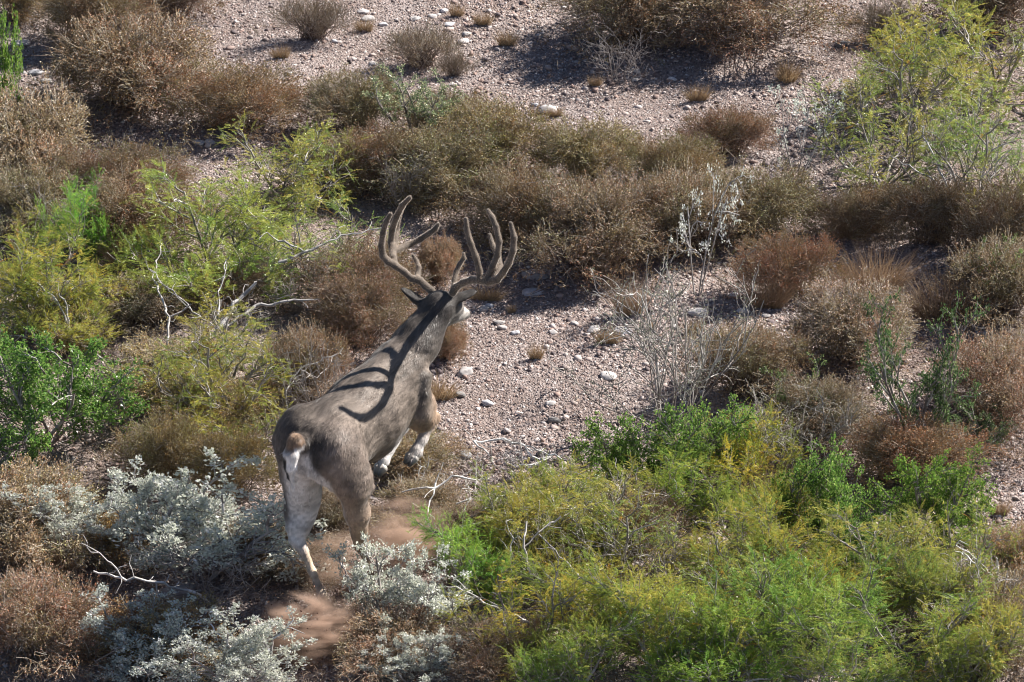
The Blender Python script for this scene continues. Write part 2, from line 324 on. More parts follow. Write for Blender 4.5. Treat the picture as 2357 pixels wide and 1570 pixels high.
def proto_brush(seed, n_cl=900, twl=.062, leafiness=9, R=.42, H=.36, lumps=8, key='brush', bare=.15, erect=.25):
    """low dry bush: fine twigs radiating from lumps, tiny leaves"""
    r = rs(seed); cen = []
    for i in range(lumps):
        a = 6.283*i/lumps+r.uniform(-.3, .3); q = R*r.uniform(.25, .68); cen.append((q*math.cos(a), q*math.sin(a), H*r.uniform(.38, .66), R*r.uniform(.26, .46)))
    cen.append((r.uniform(-.1, .1)*R, r.uniform(-.1, .1)*R, H*.62, R*.5)); cen = np.array(cen)
    ci = r.choice(len(cen), n_cl*3, p=cen[:, 3]**2/(cen[:, 3]**2).sum()); d = unit(r.normal(0, 1, (n_cl*3, 3))); d[:, 2] = np.abs(d[:, 2])*1.0-.25; d = unit(d)
    q = r.rand(n_cl*3, 1)**.35*r.uniform(.82, 1.22, (n_cl*3, 1)); P = cen[ci, :3]+d*q*cen[ci, 3:4]*np.array([1, 1, H/R*1.1])
    hole = vnoise(P+seed*.7, (seed*3) % 50, 5.0); st_ = r.rand(len(P)) < .16; P[st_] *= np.array([1.35, 1.35, .38]); ok = (P[:, 2] > .02+.07*r.rand(len(P))*~st_) & (hole > -.20)
    P, d, ci = P[ok][:n_cl], d[ok][:n_cl], ci[ok][:n_cl]; n = len(P)
    # main stems from the root to each cluster
    ns = min(n, 170); base = np.stack([r.normal(0, .05, ns), r.normal(0, .05, ns), np.zeros(ns)], 1); M1 = base*.6+P[:ns]*.4; M1[:, 2] = P[:ns, 2]*.55+.01; M1 += r.normal(0, .02, (ns, 3))
    seg = [np.concatenate([base, M1]), np.concatenate([M1, P[:ns]]), np.concatenate([np.full(ns, .0035), np.full(ns, .0022)]), np.concatenate([np.full(ns, .0022), np.full(ns, .0011)])]
    Vs, Fs = tubes(seg, 3); Cs = np.repeat(pick(r, [(.20, .15, .12), (.30, .26, .24), (.13, .09, .07)], [.4, .3, .3], len(seg[0])), 6, 0)
    # twigs
    k = 7; up = np.array([0, 0, 1.]); tP = np.repeat(P, k, 0)+r.normal(0, .012, (n*k, 3)); tD = unit(np.repeat(d, k, 0)+up*erect+r.normal(0, .55, (n*k, 3)))
    tL = twl*r.uniform(.5, 1.2, n*k); mid = tP+tD*tL[:, None]*.5+r.normal(0, .004, (n*k, 3)); tD2 = unit(tD+r.normal(0, .35, (n*k, 3))); end = mid+tD2*tL[:, None]*.55
    Vt, Ft = tubes([np.concatenate([tP, mid]), np.concatenate([mid, end]), np.full(2*n*k, .0011), np.full(2*n*k, .0006)], 3)
    tc = pick(r, [(.31, .25, .165), (.19, .135, .085), (.43, .40, .34)], [.45, .25, .3], n*k); Ct = np.repeat(np.concatenate([tc, tc]), 6, 0)
    # long pale shoots that break the outline
    nsh = 130; j = r.choice(n, nsh); sd = unit(d[j]*1.0+np.array([0, 0, .5])+r.normal(0, .35, (nsh, 3))); a0 = P[j]*.9; a1 = a0+sd*r.uniform(.05, .11, (nsh, 1)); sd2 = unit(sd+r.normal(0, .3, (nsh, 3))-np.array([0, 0, .25])); a2 = a1+sd2*r.uniform(.04, .09, (nsh, 1))
    Vq, Fq = tubes([np.concatenate([a0, a1]), np.concatenate([a1, a2]), np.full(2*nsh, .0014), np.full(2*nsh, .0008)], 3); Cq = np.repeat(pick(r, [(.46, .38, .30), (.34, .26, .19)], [.5, .5], 2*nsh), 6, 0)
    stems = mk('stems', *merge_xy([(Vs, Fs, Cs), (Vt, Ft, Ct), (Vq, Fq, Cq)], MAT_TWIG))
    # colour patches
    patch = vnoise(np.repeat(P, k, 0)+seed, seed % 50, 7.0)
    m = leafiness; lp = []; ld = []; lc = []
    for j in range(m):
        t = r.rand(n*k, 1); sel = r.rand(n*k) > bare
        q_ = np.where(t < .5, tP+(mid-tP)*t*2, mid+(end-mid)*(t*2-1)); lp.append(q_[sel]); ld.append(unit(tD+r.normal(0, .7, (n*k, 3)))[sel]); lc.append(patch[sel])
    lp, ld, lc = np.concatenate(lp), np.concatenate(ld), np.concatenate(lc); nl = len(lp)
    C = pick(r, [(.30, .175, .10), (.25, .185, .078), (.35, .27, .125), (.46, .40, .29), (.125, .08, .052)], [.25, .23, .22, .17, .13], nl, .25)
    g = (lc*3).clip(-1, 1)[:, None]; C = C*np.where(g > 0, 1-g*np.array([[.30, .05, .25]]), 1+g*np.array([[0., .22, .18]]))
    sp = r.rand(nl) < .07; C[sp] = np.array((.78, .70, .64))*r.uniform(.7, 1.1, (sp.sum(), 1))
    Vl, Fl = leaves(lp, ld, r.uniform(.005, .0105, nl), r.uniform(.003, .0060, nl), r)
    fol = mk('foliage', Vl, Fl, MAT_LEAF, np.repeat(C, 4, 0).clip(.01, .85))
    save_proto(key, [fol, stems], Vl, None)
def merge_xy(parts, mat):
    V, F, C = merge(parts); return V, F, mat, C
def proto_feather(seed, key='feather', levels=((7, .55, 5, .16, 0), (7, .34, 4, .2, 48), (6, .20, 4, .22, 42)), per=1.0, fl=.105, droop=.12, spread=(25, 80), rad=.014):
    r = rs(seed); seg, NP, ND, EP, ED = grow(r, list(levels), spread, rad0=rad, r_end=.0016)
    Vs, Fs = tubes(seg, 5); bark = np.repeat(pick(r, [(.28, .25, .23), (.19, .17, .155), (.44, .41, .39)], [.45, .25, .3], len(seg[0]), .12), 10, 0)
    n = len(NP); k = 2; P = np.repeat(NP, k, 0)+r.normal(0, .018, (n*k, 3)); D = unit((np.repeat(ND, k, 0)*.9+r.normal(0, .5, (n*k, 3)))*np.array([1, 1, .5])+np.array([0, 0, .12])); n = len(P)
    keep = r.rand(n) < per; P, D = P[keep], D[keep]; n = len(P)
    LF = fl*r.uniform(.5, 1.3, n); m = 16; side = unit(np.cross(D, r.normal(0, .35, (n, 3))+np.array([0, 0, 1.])))
    rach1 = P+D*LF[:, None]*.5; D2 = unit(D-np.array([0, 0, droop])*2); rach2 = rach1+D2*LF[:, None]*.5
    hue = r.rand(n); patch = vnoise(P+seed*1.3, seed % 40+2, 4.5)+.5
    base = np.where((patch+.35*r.normal(0, 1, n) > .74)[:, None], np.array([[.54, .48, .115]]), np.where((patch > .46)[:, None], np.array([[.42, .44, .11]]), np.array([[.28, .36, .085]])))*r.uniform(.75, 1.25, (n, 1))
    rare = r.rand(n) < .012; base[rare] = (.55, .30, .06)
    lp, ld, lc = [], [], []
    for j in range(m):
        t = (j+.6)/m; c = (P+(rach1-P)*t*2) if t < .5 else (rach1+(rach2-rach1)*(t*2-1)); dd = D if t < .5 else D2
        for s in (1, -1):
            lp.append(c); ld.append(unit(side*s+dd*.75+r.normal(0, .14, (n, 3)))); lc.append(base*(1+.1*r.normal(0, 1, (n, 1))))
    lp, ld, lc = np.concatenate(lp), np.concatenate(ld), np.concatenate(lc); nl = len(lp)
    prof = np.tile(np.repeat(np.sin(np.linspace(.5, 2.9, m)), 2)[:, None], (1, n)).ravel()
    Vl, Fl = leaves(lp, ld, .014*prof*r.uniform(.8, 1.2, nl)+.003, np.full(nl, .0026), r)
    Vr, Fr = tubes([np.concatenate([P, rach1]), np.concatenate([rach1, rach2]), np.full(2*n, .0009), np.full(2*n, .0006)], 3)
    V, F, C = merge([(Vl, Fl, np.repeat(lc, 4, 0)), (Vr, Fr, np.repeat(np.concatenate([base, base])*.9, 6, 0))])
    save_proto(key, [mk('foliage', V, F, MAT_GREEN, C.clip(.01, .8)), mk('branches', Vs, Fs, MAT_TWIG, bark)], Vl, None)
def proto_broad(seed, key='broad', levels=((8, .42, 4, .2, 0), (7, .24, 4, .25, 50), (6, .12, 3, .3, 50)), pal=((.13, .25, .05), (.20, .33, .065), (.08, .17, .035), (.32, .40, .12)), L=(.011, .019), W=(.007, .012), nper=16, mat=None, bark=((.25, .22, .20), (.40, .37, .35), (.16, .13, .12)), curl=.25, rad=.010, spread=(15, 70), tip=False, erect=.3, per=1.0):
    r = rs(seed); seg, NP, ND, EP, ED = grow(r, list(levels), spread, rad0=rad, r_end=.0013)
    Vs, Fs = tubes(seg, 4); bk = np.repeat(pick(r, list(bark), [.5, .25, .25], len(seg[0]), .12), 8, 0)
    if tip: NP, ND = np.concatenate([NP, EP, EP]), np.concatenate([ND, ED, ED])
    q = r.rand(len(NP)) < per; NP, ND = NP[q], ND[q]
    n = len(NP); P = np.repeat(NP, nper, 0)+r.normal(0, .011, (n*nper, 3)); D = unit(np.repeat(ND, nper, 0)*.7+r.normal(0, .75, (n*nper, 3))+np.array([0, 0, erect])); N_ = len(P)
    C = pick(r, list(pal), [.35, .3, .2, .15], N_, .15)
    Vl, Fl = leaves(P, D, r.uniform(L[0], L[1], N_), r.uniform(W[0], W[1], N_), r, curl)
    save_proto(key, [mk('foliage', Vl, Fl, mat or MAT_GREEN, np.repeat(C, 4, 0).clip(.01, .8)), mk('branches', Vs, Fs, MAT_TWIG, bk)], Vl, None)
SILV = ((.62, .64, .54), (.72, .74, .64), (.50, .53, .44), (.80, .80, .74))
def proto_bare(seed, key='bare', levels=((9, .42, 6, .16, 0), (5, .24, 5, .22, 42), (4, .12, 4, .28, 45)), spread=(5, 50), col=((.30, .27, .25), (.42, .39, .37), (.20, .17, .16)), rad=.0032, buds=0):
    r = rs(seed); seg, NP, ND, EP, ED = grow(r, list(levels), spread, rad0=rad, r_end=.0011)
    Vs, Fs = tubes(seg, 4); bk = np.repeat(pick(r, list(col), [.5, .3, .2], len(seg[0]), .1), 8, 0); parts = []
    if buds:
        n = len(NP)*buds; P = np.repeat(NP, buds, 0)+r.normal(0, .006, (n, 3)); D = unit(r.normal(0, 1, (n, 3))+np.array([0, 0, .5]))
        C = pick(r, [(.30, .33, .22), (.42, .40, .30), (.22, .25, .16), (.5, .5, .42)], [.35, .3, .2, .15], n)
        Vl, Fl = leaves(P, D, r.uniform(.006, .011, n), r.uniform(.003, .005, n), r); parts.append(mk('foliage', Vl, Fl, MAT_LEAF, np.repeat(C, 4, 0)))
    parts.append(mk('branches', Vs, Fs, MAT_TWIG, bk)); save_proto(key, parts, Vs, None)
def proto_tuft(seed, key='tuft', n=420, L=.10, R=.05, lean=.9, pal=((.42, .30, .18), (.50, .38, .24), (.30, .20, .12), (.56, .46, .33))):
    r = rs(seed); a = r.rand(n)*6.283; q = R*r.rand(n)**.6; P = np.stack([q*np.cos(a), q*np.sin(a), np.zeros(n)], 1)
    D = unit(np.stack([np.cos(a), np.sin(a), np.zeros(n)], 1)*(r.rand(n, 1)*lean*1.3)+r.normal(0, .33, (n, 3))+np.array([0, 0, 1.])); l = L*r.uniform(.25, 1.15, (n, 1)); w_ = .0016
    S = unit(np.cross(D, r.normal(0, 1, (n, 3)))); m = P+D*l*.55; D2 = unit(D+r.normal(0, .3, (n, 3))+np.stack([np.cos(a), np.sin(a), -.3*np.ones(n)], 1)*.35); e = m+D2*l*.5
    V = np.stack([P-S*w_*.6, P+S*w_*.6, m+S*w_*.5, m-S*w_*.5, e, e+S*.0003], 1).reshape(-1, 3); b = 6*np.arange(n)[:, None]
    F = np.concatenate([b+np.array([[0, 1, 2, 3]]), b+np.array([[3, 2, 5, 4]])]); C = np.repeat(pick(r, list(pal), [.35, .3, .2, .15], n, .15), 6, 0)
    save_proto(key, [mk('blades', V, F, MAT_LEAF, C)], V, None)
for s_ in range(5): proto_brush(100+s_, lumps=6+s_)
for s_ in range(2): proto_brush(140+s_, n_cl=260, twl=.10, leafiness=3, bare=.45, key='sparse', erect=.8, H=.30)
for s_ in range(4): proto_feather(200+s_)
for s_ in range(3): proto_feather(260+s_, 'feather_thin', levels=((7, .60, 6, .16, 0), (6, .34, 5, .22, 50), (5, .18, 4, .26, 45)), per=.62, spread=(20, 72), rad=.013)
for s_ in range(3): proto_broad(300+s_)
for s_ in range(3): proto_broad(320+s_, 'silver', levels=((8, .40, 5, .22, 0), (6, .24, 4, .28, 50), (5, .11, 3, .3, 48)), pal=SILV, L=(.013, .022), W=(.007, .0115), nper=11, mat=MAT_SILVER, bark=((.32, .29, .27), (.46, .43, .41), (.20, .17, .16)), curl=.35, rad=.010, tip=True, spread=(25, 75), per=.75)
for s_ in range(2): proto_broad(340+s_, 'thin_silver', levels=((3, .55, 6, .13, 0), (4, .26, 4, .22, 40), (4, .12, 3, .3, 45)), pal=SILV, L=(.013, .020), W=(.008, .012), nper=6, mat=MAT_SILVER, bark=((.34, .32, .31), (.46, .44, .43), (.22, .2, .19)), curl=.35, rad=.008, tip=True, spread=(5, 32), per=.45)
for s_ in range(2): proto_broad(360+s_, 'dark_green', levels=((6, .62, 6, .10, 0), (6, .26, 4, .16, 30), (4, .12, 3, .2, 35)), pal=((.06, .11, .04), (.10, .16, .06), (.035, .07, .025), (.22, .28, .12)), L=(.014, .024), W=(.007, .011), nper=11, spread=(3, 32), rad=.012)
for s_ in range(2): proto_bare(400+s_)
for s_ in range(2): proto_bare(410+s_, 'bare_buds', buds=2, levels=((14, .46, 6, .12, 0), (5, .26, 5, .2, 35), (4, .13, 4, .26, 40)))
for s_ in range(2): proto_bare(420+s_, 'dead_white', levels=((5, .40, 7, .25, 0), (5, .22, 5, .34, 55), (3, .09, 3, .4, 50)), spread=(50, 85), col=((.62, .59, .56), (.72, .70, .67), (.45, .41, .38)), rad=.009)
for s_ in range(3): proto_tuft(500+s_)
for s_ in range(2): proto_tuft(510+s_, 'grass', n=900, L=.26, R=.12, lean=1.0, pal=((.36, .26, .17), (.44, .34, .23), (.24, .16, .10), (.50, .42, .32)))

PARTN = {'foliage': 'foliage', 'stems': 'stems', 'branches': 'branches', 'blades': 'blades'}
CNT = {}
def plant(kind, name, box, H, label, cat, group, tint=(1, 1, 1), var=None, rz=0.0, minR=.15):
    """box: x0,y0,x1,y1 in the photo that the crown fills; H its height in metres"""
    x0, y0, x1, y1 = box; c = gpt((x0+x1)/2, (y0+y1)/2); s = pxm(c)
    gw = 1.12 if kind[:7] == 'feather' else 1.0; Rx = max((x1-x0)/2/s, .03)*gw; B = (y1-y0)/s*gw; sp, cp = math.sin(PITCH), math.cos(PITCH)
    H = min(H*(.95 if kind == 'brush' else 1), B/cp*.93); Ry = max((B*B-(cp*H)**2)/(2*sp*B), minR*Rx)
    yb = y1/1.0-sp*Ry*s                                  # centre of the base in the photo
    p = gpt((x0+x1)/2, yb); L = PR[kind]; i = CNT.get(kind, 0); CNT[kind] = i+1; v = i % len(L) if var is None else var % len(L); pr = L[v]
    fx = 1 if (i//len(L)) % 2 == 0 else -1
    sx, sy, sz = Rx/pr.R[0], Ry/pr.R[1], H/pr.H
    e = empty(name, (p[0]-pr.c[0]*sx*fx, p[1]-pr.c[1]*sy, p[2]-.005), rz, (sx*fx, sy, sz)); tag(e, label, cat, group)
    for n_, me in pr.meshes:
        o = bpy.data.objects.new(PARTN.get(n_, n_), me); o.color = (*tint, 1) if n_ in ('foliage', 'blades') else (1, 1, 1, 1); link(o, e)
    return e
# ------------------------------------------------------------------ surfaces from distance fields
def field(prims, lo, hi, h):
    """prims: dict(a,b,ra,rb,k,sq,[cut]) tapered capsules joined smoothly; returns grid"""
    lo = np.array(lo); n = np.ceil((np.array(hi)-lo)/h).astype(int)+1
    D = np.full(n, 0.3, np.float32)
    for p in prims:
        a, b = np.array(p['a'], float), np.array(p['b'], float); R = max(p['ra'], p['rb'])/min(p.get('sq', (1, 1, 1))[1], 1)*1.0+.12
        R = R*max(1, p.get('big', 1))
        i0 = np.clip(np.floor((np.minimum(a, b)-R-lo)/h).astype(int), 0, n); i1 = np.clip(np.ceil((np.maximum(a, b)+R-lo)/h).astype(int), 0, n)
        if np.any(i1 <= i0): continue
        ax = [lo[i]+h*np.arange(i0[i], i1[i]) for i in range(3)]
        P = np.stack(np.meshgrid(*ax, indexing='ij'), -1)
        d = pdist(P, p).astype(np.float32)
        sl = tuple(slice(i0[i], i1[i]) for i in range(3)); O = D[sl]; k = p.get('k', .03)
        if p.get('cut'):
            hh = np.clip(.5-.5*(O+d)/k, 0, 1); D[sl] = O*(1-hh)+(-d)*hh+k*hh*(1-hh)
        else:
            hh = np.clip(.5+.5*(O-d)/k, 0, 1); D[sl] = O*(1-hh)+d*hh-k*hh*(1-hh)
    return D, lo
def pdist(P, p):
    a, b = np.array(p['a'], float), np.array(p['b'], float); s = np.array(p.get('sq', (1, 1, 1)), float)
    M = p.get('M')
    Q = (P-a); ab = b-a
    if M is not None: Q = Q@M; ab = ab@M
    Q = Q/s; ab = ab/s
    t = np.clip((Q@ab)/max(ab@ab, 1e-9), 0, 1)
    return (np.linalg.norm(Q-t[..., None]*ab, axis=-1)-(p['ra']+(p['rb']-p['ra'])*t))*min(s)
def surface_nets(D, lo, h):
    S = D < 0; n = np.array(D.shape)
    c = [S[i:n[0]-1+i, j:n[1]-1+j, k:n[2]-1+k] for i in (0, 1) for j in (0, 1) for k in (0, 1)]
    cnt = sum(x.astype(np.int8) for x in c); act = (cnt > 0) & (cnt < 8)
    I = np.argwhere(act); idm = -np.ones(act.shape, np.int64); idm[act] = np.arange(len(I))
    acc = np.zeros((len(I), 3)); m = np.zeros(len(I))
    offs = np.array([(i, j, k) for i in (0, 1) for j in (0, 1) for k in (0, 1)])
    val = np.stack([D[I[:, 0]+o[0], I[:, 1]+o[1], I[:, 2]+o[2]] for o in offs], 1)
    for x in range(8):
        for y in range(x+1, 8):
            if np.abs(offs[x]-offs[y]).sum() != 1: continue
            v0, v1 = val[:, x], val[:, y]; cr = (v0 < 0) != (v1 < 0)
            t = np.where(cr, v0/np.where(cr, v0-v1, 1), 0)
            acc += np.where(cr[:, None], offs[x]+t[:, None]*(offs[y]-offs[x]), 0); m += cr
    V = lo+h*(I+acc/m[:, None]); quads = []
    for ax in range(3):
        a0 = [slice(1, n[i]-1) for i in range(3)]; a1 = list(a0); a0[ax] = slice(0, n[ax]-1); a1[ax] = slice(1, n[ax])
        s0, s1 = S[tuple(a0)], S[tuple(a1)]
        e = np.argwhere(s0 != s1); inside = s0[tuple(e.T)]
        base = e+np.array([0 if i == ax else 1 for i in range(3)]); b, cc = (ax+1) % 3, (ax+2) % 3
        def g(db, dc):
            q = base.copy(); q[:, b] -= db; q[:, cc] -= dc; return idm[tuple(q.T)]
        q = np.stack([g(1, 1), g(0, 1), g(0, 0), g(1, 0)], 1); q[~inside] = q[~inside][:, ::-1]; quads.append(q)
    return V, np.concatenate(quads)
def smooth_mesh(V, F, it=2, lam=.5):
    E = np.concatenate([F[:, [0, 1]], F[:, [1, 2]], F[:, [2, 3]], F[:, [3, 0]]]); E = np.concatenate([E, E[:, ::-1]])
    deg = np.bincount(E[:, 0], minlength=len(V))[:, None]
    for _ in range(it):
        A = np.stack([np.bincount(E[:, 0], V[E[:, 1], i], minlength=len(V)) for i in range(3)], 1)/deg
        V = V+lam*(A-V)
    return V
def vnormals(V, F):
    nf = np.cross(V[F[:, 2]]-V[F[:, 0]], V[F[:, 3]]-V[F[:, 1]]); N = np.zeros_like(V)
    for i in range(4):
        for k in range(3): N[:, k] += np.bincount(F[:, i], nf[:, k], minlength=len(V))
    return unit(N)
def blend_attr(V, prims, key, eps=.012):
    W = np.zeros(len(V)); A = np.zeros((len(V), 3))
    for p in prims:
        if key not in p: continue
        w_ = p.get('wt', 1)*np.exp(-np.clip(pdist(V, p), -.1, .5)/eps); W += w_; A += w_[:, None]*np.array(p[key])
    return A/np.maximum(W, 1e-12)[:, None]
def fur_tris(V, F, Nn, C, flow, n, L, wid, seed, lift=.35, jit=.3, colj=.25):
    r = rs(seed); ar = np.linalg.norm(np.cross(V[F[:, 2]]-V[F[:, 0]], V[F[:, 3]]-V[F[:, 1]]), axis=1)
    fi = r.choice(len(F), n, p=ar/ar.sum()); u, v = r.rand(n, 1), r.rand(n, 1); f = F[fi]
    def ip(A): return (A[f[:, 0]]*(1-u)+A[f[:, 1]]*u)*(1-v)+(A[f[:, 3]]*(1-u)+A[f[:, 2]]*u)*v
    P, N_, c, fl = ip(V), unit(ip(Nn)), ip(C), ip(flow)
    fl = fl-N_*(fl*N_).sum(1, keepdims=True); fl = unit(fl+r.normal(0, jit, (n, 3)))
    d = unit(fl+N_*lift*(.4+1.2*r.rand(n, 1))); s = unit(np.cross(d, N_))
    ln = (L(P) if callable(L) else L)*(.6+.8*r.rand(n, 1)); wd = wid*(.6+.8*r.rand(n, 1))
    T = np.stack([P-s*wd/2-N_*.001, P+s*wd/2-N_*.001, P+d*ln], 1).reshape(-1, 3)
    c = c*(1+colj*r.normal(0, 1, (n, 1))).clip(.4, 1.8); c = np.repeat(c, 3, 0); c[2::3] *= 1.15
    return T, np.arange(3*n).reshape(n, 3), c.clip(0, .9)

# ------------------------------------------------------------------ the deer (x forward, y left, z up)
HEAD_AZ = math.radians(34)
PELV = at(730, 1020, 1.0)
deer = empty('mule_deer', (PELV[0], PELV[1], 0), math.pi/2-HEAD_AZ)
tag(deer, 'big mule deer buck with velvet antlers bounding away up the slope', 'deer')
FV = np.array([math.sin(HEAD_AZ), math.cos(HEAD_AZ), 0]); LV = np.array([-math.cos(HEAD_AZ), math.sin(HEAD_AZ), 0])
ORG = np.array([PELV[0], PELV[1], 0])
def to_loc(p): q = np.asarray(p)-ORG; return np.array([q@FV, q@LV, q[2]])
def J(px, py, r):                       # joint seen at px,py that lies r metres right of the spine plane
    d = ray(px, py); t = (-r-(CAM-ORG)@LV)/(d@LV); return to_loc(CAM+t*d)
def K(px, py, ref, dd):                 # joint seen at px,py, dd metres deeper than the local point ref
    R = ORG+ref[0]*FV+ref[1]*LV+np.array([0, 0, ref[2]]); D0 = (R-CAM)@FW+dd
    return to_loc(CAM+ray(px, py)*D0)
GB = (.178, .145, .121); TAN = (.36, .22, .13); WH = (.66, .62, .60); DK = (.045, .038, .034); CR = (.33, .27, .22); LTN = (.27, .19, .135)
BACK = (-1, 0, -.25); DOWN = (-.25, 0, -1)
def make_deer():
    P = []
    def add(a, b, ra, rb, k=.05, sq=(1, 1, 1), col=GB, fl=BACK, **kw): P.append(dict(a=a, b=b, ra=ra, rb=rb, k=k, sq=sq, col=col, fl=fl, **kw))
    S8 = (1, .84, 1)
    add((-.02, 0, 1.0), (.12, 0, .985), .155, .185, sq=S8)
    add((.12, 0, .985), (.42, 0, .945), .19, .235, .06, S8)
    add((.42, 0, .945), (.62, 0, .975), .235, .195, .05, S8)
    add((.62, 0, .975), (.72, 0, 1.0), .195, .145, .05, S8)
    add((.46, 0, 1.12), (.74, 0, 1.15), .06, .065, .05)
    neck1 = J(962, 785, .02); poll = J(1012, 706, .05); nose = K(1069, 722, poll, .225)
    add((.70, 0, 1.07), neck1, .145, .11, .05, (1, .92, 1), fl=(-1, 0, -.6))
    add(neck1, poll, .118, .074, .05, fl=(-.8, 0, -.8), col=(.085, .075, .07))  # upper neck coloured dark, standing in for the shade of head and antlers
    # head
    hx = unit(nose-poll); brow = poll+hx*.09+np.array([0, 0, .012])
    add(poll, brow, .076, .074, .04, col=(.05, .042, .038)); add(brow, nose-hx*.05, .070, .036, .03, col=(.52, .47, .43))
    add(nose-hx*.06, nose, .034, .03, .02, col=(.6, .56, .52)); add(poll+hx*.06-np.array([0, 0, .05]), nose-hx*.09-np.array([0, 0, .035]), .05, .028, .03, col=(.58, .54, .50))
    add(nose, nose+hx*.012, .02, .02, .01, col=(.03, .03, .03), wt=2)
    # ears: flattened leaf shapes with a scooped front
    earb = []
    for b_, t_, sd in ((K(976, 700, poll, .0), K(938, 672, poll, .05), 1), (K(1040, 694, poll, -.01), K(1078, 676, poll, .03), -1)):
        ax = unit(t_-b_); nf_ = unit(np.cross(ax, unit(np.cross(ax, np.array([.35, 0, 1.]))))*1.0)
        side = np.cross(nf_, ax); M = np.stack([ax, side, nf_], 1)
        ln = np.linalg.norm(t_-b_)
        ec = (.03, .026, .024)
        add(b_-ax*.02, b_+ax*.05, .026, .03, .02, col=ec, fl=tuple(ax))
        P.append(dict(a=(b_+t_)/2+ax*.012, b=(b_+t_)/2+ax*.02, ra=.050, rb=.050, k=.015, sq=(1.6, .85, .26), M=M, col=ec, fl=tuple(ax)))
        P.append(dict(a=(b_+t_)/2+ax*.02+nf_*.02*(1 if nf_[0] > 0 else -1), b=(b_+t_)/2+ax*.02+nf_*.02*(1 if nf_[0] > 0 else -1), ra=.041, rb=.041, k=.006, sq=(1.5, .78, .40), M=M, cut=True))
    # shoulder blades and upper arms
    for s in (1, -1):
        add((.74, s*.09, 1.10), (.70, s*.13, .88), .055, .085, .035, (1, .8, 1), fl=(-.6, 0, -1), col=(.19, .155, .13))
        add((.74, s*.09, .95), (.73, s*.12, .86), .075, .07, .03, fl=DOWN, col=LTN)
        add((.02, s*.115, 1.05), (.20, s*.13, .92), .09, .10, .05, (1, .8, 1))
    add((.04, -.16, 1.02), (.13, -.215, .76), .045, .05, .03, fl=DOWN, col=(.2, .16, .135)); add((.74, -.15, 1.06), (.67, -.185, .88), .035, .05, .03, fl=(-.6, 0, -1), col=(.19, .16, .135))
    for s in (1, -1): P.append(dict(a=(.25, s*.26, 1.0), b=(.20, s*.25, .80), ra=.045, rb=.045, k=.07, cut=True))
    for q in range(3): P.append(dict(a=(.38+.09*q, -.245, 1.04), b=(.40+.09*q, -.255, .86), ra=.02, rb=.02, k=.05, cut=True))
    # right foreleg folded in the air
    elb = np.array([.72, -.15, .83]); car = J(997, 962, .155); fet = J(957, 1040, .15); toe = J(938, 1066, .145)
    add((.73, -.13, .88), elb, .085, .075, .03, fl=DOWN, col=LTN); add(elb, car, .060, .032, .02, fl=(1, 0, -.4), col=TAN)
    add(car, car+(fet-car)*.15, .037, .03, .02, col=TAN, fl=(-.5, 0, -1)); add(car+(fet-car)*.18, fet, .026, .025, .03, col=WH, fl=(-.5, 0, -1))
    add(fet, fet+(toe-fet)*.5, .033, .028, .02, col=WH, fl=(-1, 0, -.5)); FR = (fet+(toe-fet)*.5, toe)
    # left foreleg
    elb = np.array([.71, .14, .80]); car = J(932, 972, -.10); fet = J(884, 1062, -.10); toe = J(868, 1092, -.10)
    add((.73, .13, .88), elb, .085, .075, .03, fl=DOWN); add(elb, car, .075, .036, .04, fl=DOWN, col=CR)
    add(car, car+(fet-car)*.15, .036, .03, .02, col=WH, fl=DOWN); add(car, fet, .026, .021, .03, col=WH, fl=DOWN)
    add(fet, fet+(toe-fet)*.45, .026, .022, .02, col=WH, fl=(-1, 0, -.5)); FL = (fet+(toe-fet)*.5, toe)
    # right hind leg
    hip = np.array([.0, -.10, 1.0]); sti = J(810, 1105, .185); hock = J(833, 1250, .15); fet = J(849, 1300, .09); toe = J(856, 1330, .08)
    add(hip, sti, .15, .095, .05, (1, .85, 1), fl=DOWN, col=(.19, .15, .125))
    add((-.06, -.085, .95), sti+(hock-sti)*.10, .095, .07, .05, fl=DOWN, col=(.24, .185, .15))
    add(sti, sti+(hock-sti)*.55, .085, .062, .04, (1, .85, 1), fl=DOWN, col=(.24, .19, .155)); add(sti+(hock-sti)*.5, hock, .062, .032, .03, fl=DOWN, col=LTN)
    add(hock+np.array([-.03, 0, .02]), sti+(hock-sti)*.55+np.array([-.03, 0, 0]), .020, .030, .02, fl=DOWN, col=TAN)
    add(hock+np.array([-.022, 0, -.01]), hock+(fet-hock)*.3, .034, .026, .02, col=TAN, fl=DOWN); add(hock, fet, .026, .022, .02, col=(.16, .11, .08), fl=DOWN)
    add(fet, fet+(toe-fet)*.5, .028, .022, .02, col=DK, fl=DOWN); BR = (fet+(toe-fet)*.5, toe)
    # left hind leg: shank stretched to the ground
    hip = np.array([.0, .10, 1.0]); sti = J(700, 1130, -.17); hock = J(685, 1236, -.13); fet = J(741, 1368, .08); toe = J(762, 1402, .11)
    add(hip, sti, .15, .09, .06, (1, .85, 1), fl=DOWN); add((-.06, .085, .95), sti+(hock-sti)*.3, .10, .075, .06, fl=DOWN, col=WH)
    add(sti, sti+(hock-sti)*.7, .082, .066, .05, (1, .85, 1), fl=DOWN, col=WH); add(sti+(hock-sti)*.6, hock, .062, .030, .04, fl=DOWN, col=WH)
    add(sti+np.array([.06, .07, 0]), hock+np.array([.02, .02, .05]), .06, .03, .05, fl=DOWN, col=GB)
    add(hock+np.array([-.02, 0, -.01]), hock+(fet-hock)*.25, .032, .022, .02, col=TAN, fl=DOWN); add(hock, fet, .024, .02, .02, col=(.48, .38, .28), fl=DOWN)
    add(fet, fet+(toe-fet)*.5, .027, .022, .02, col=(.4, .33, .27), fl=DOWN); BL = (fet+(toe-fet)*.5, toe)
    # tail
    TB = np.array([-.05, 0, 0.])
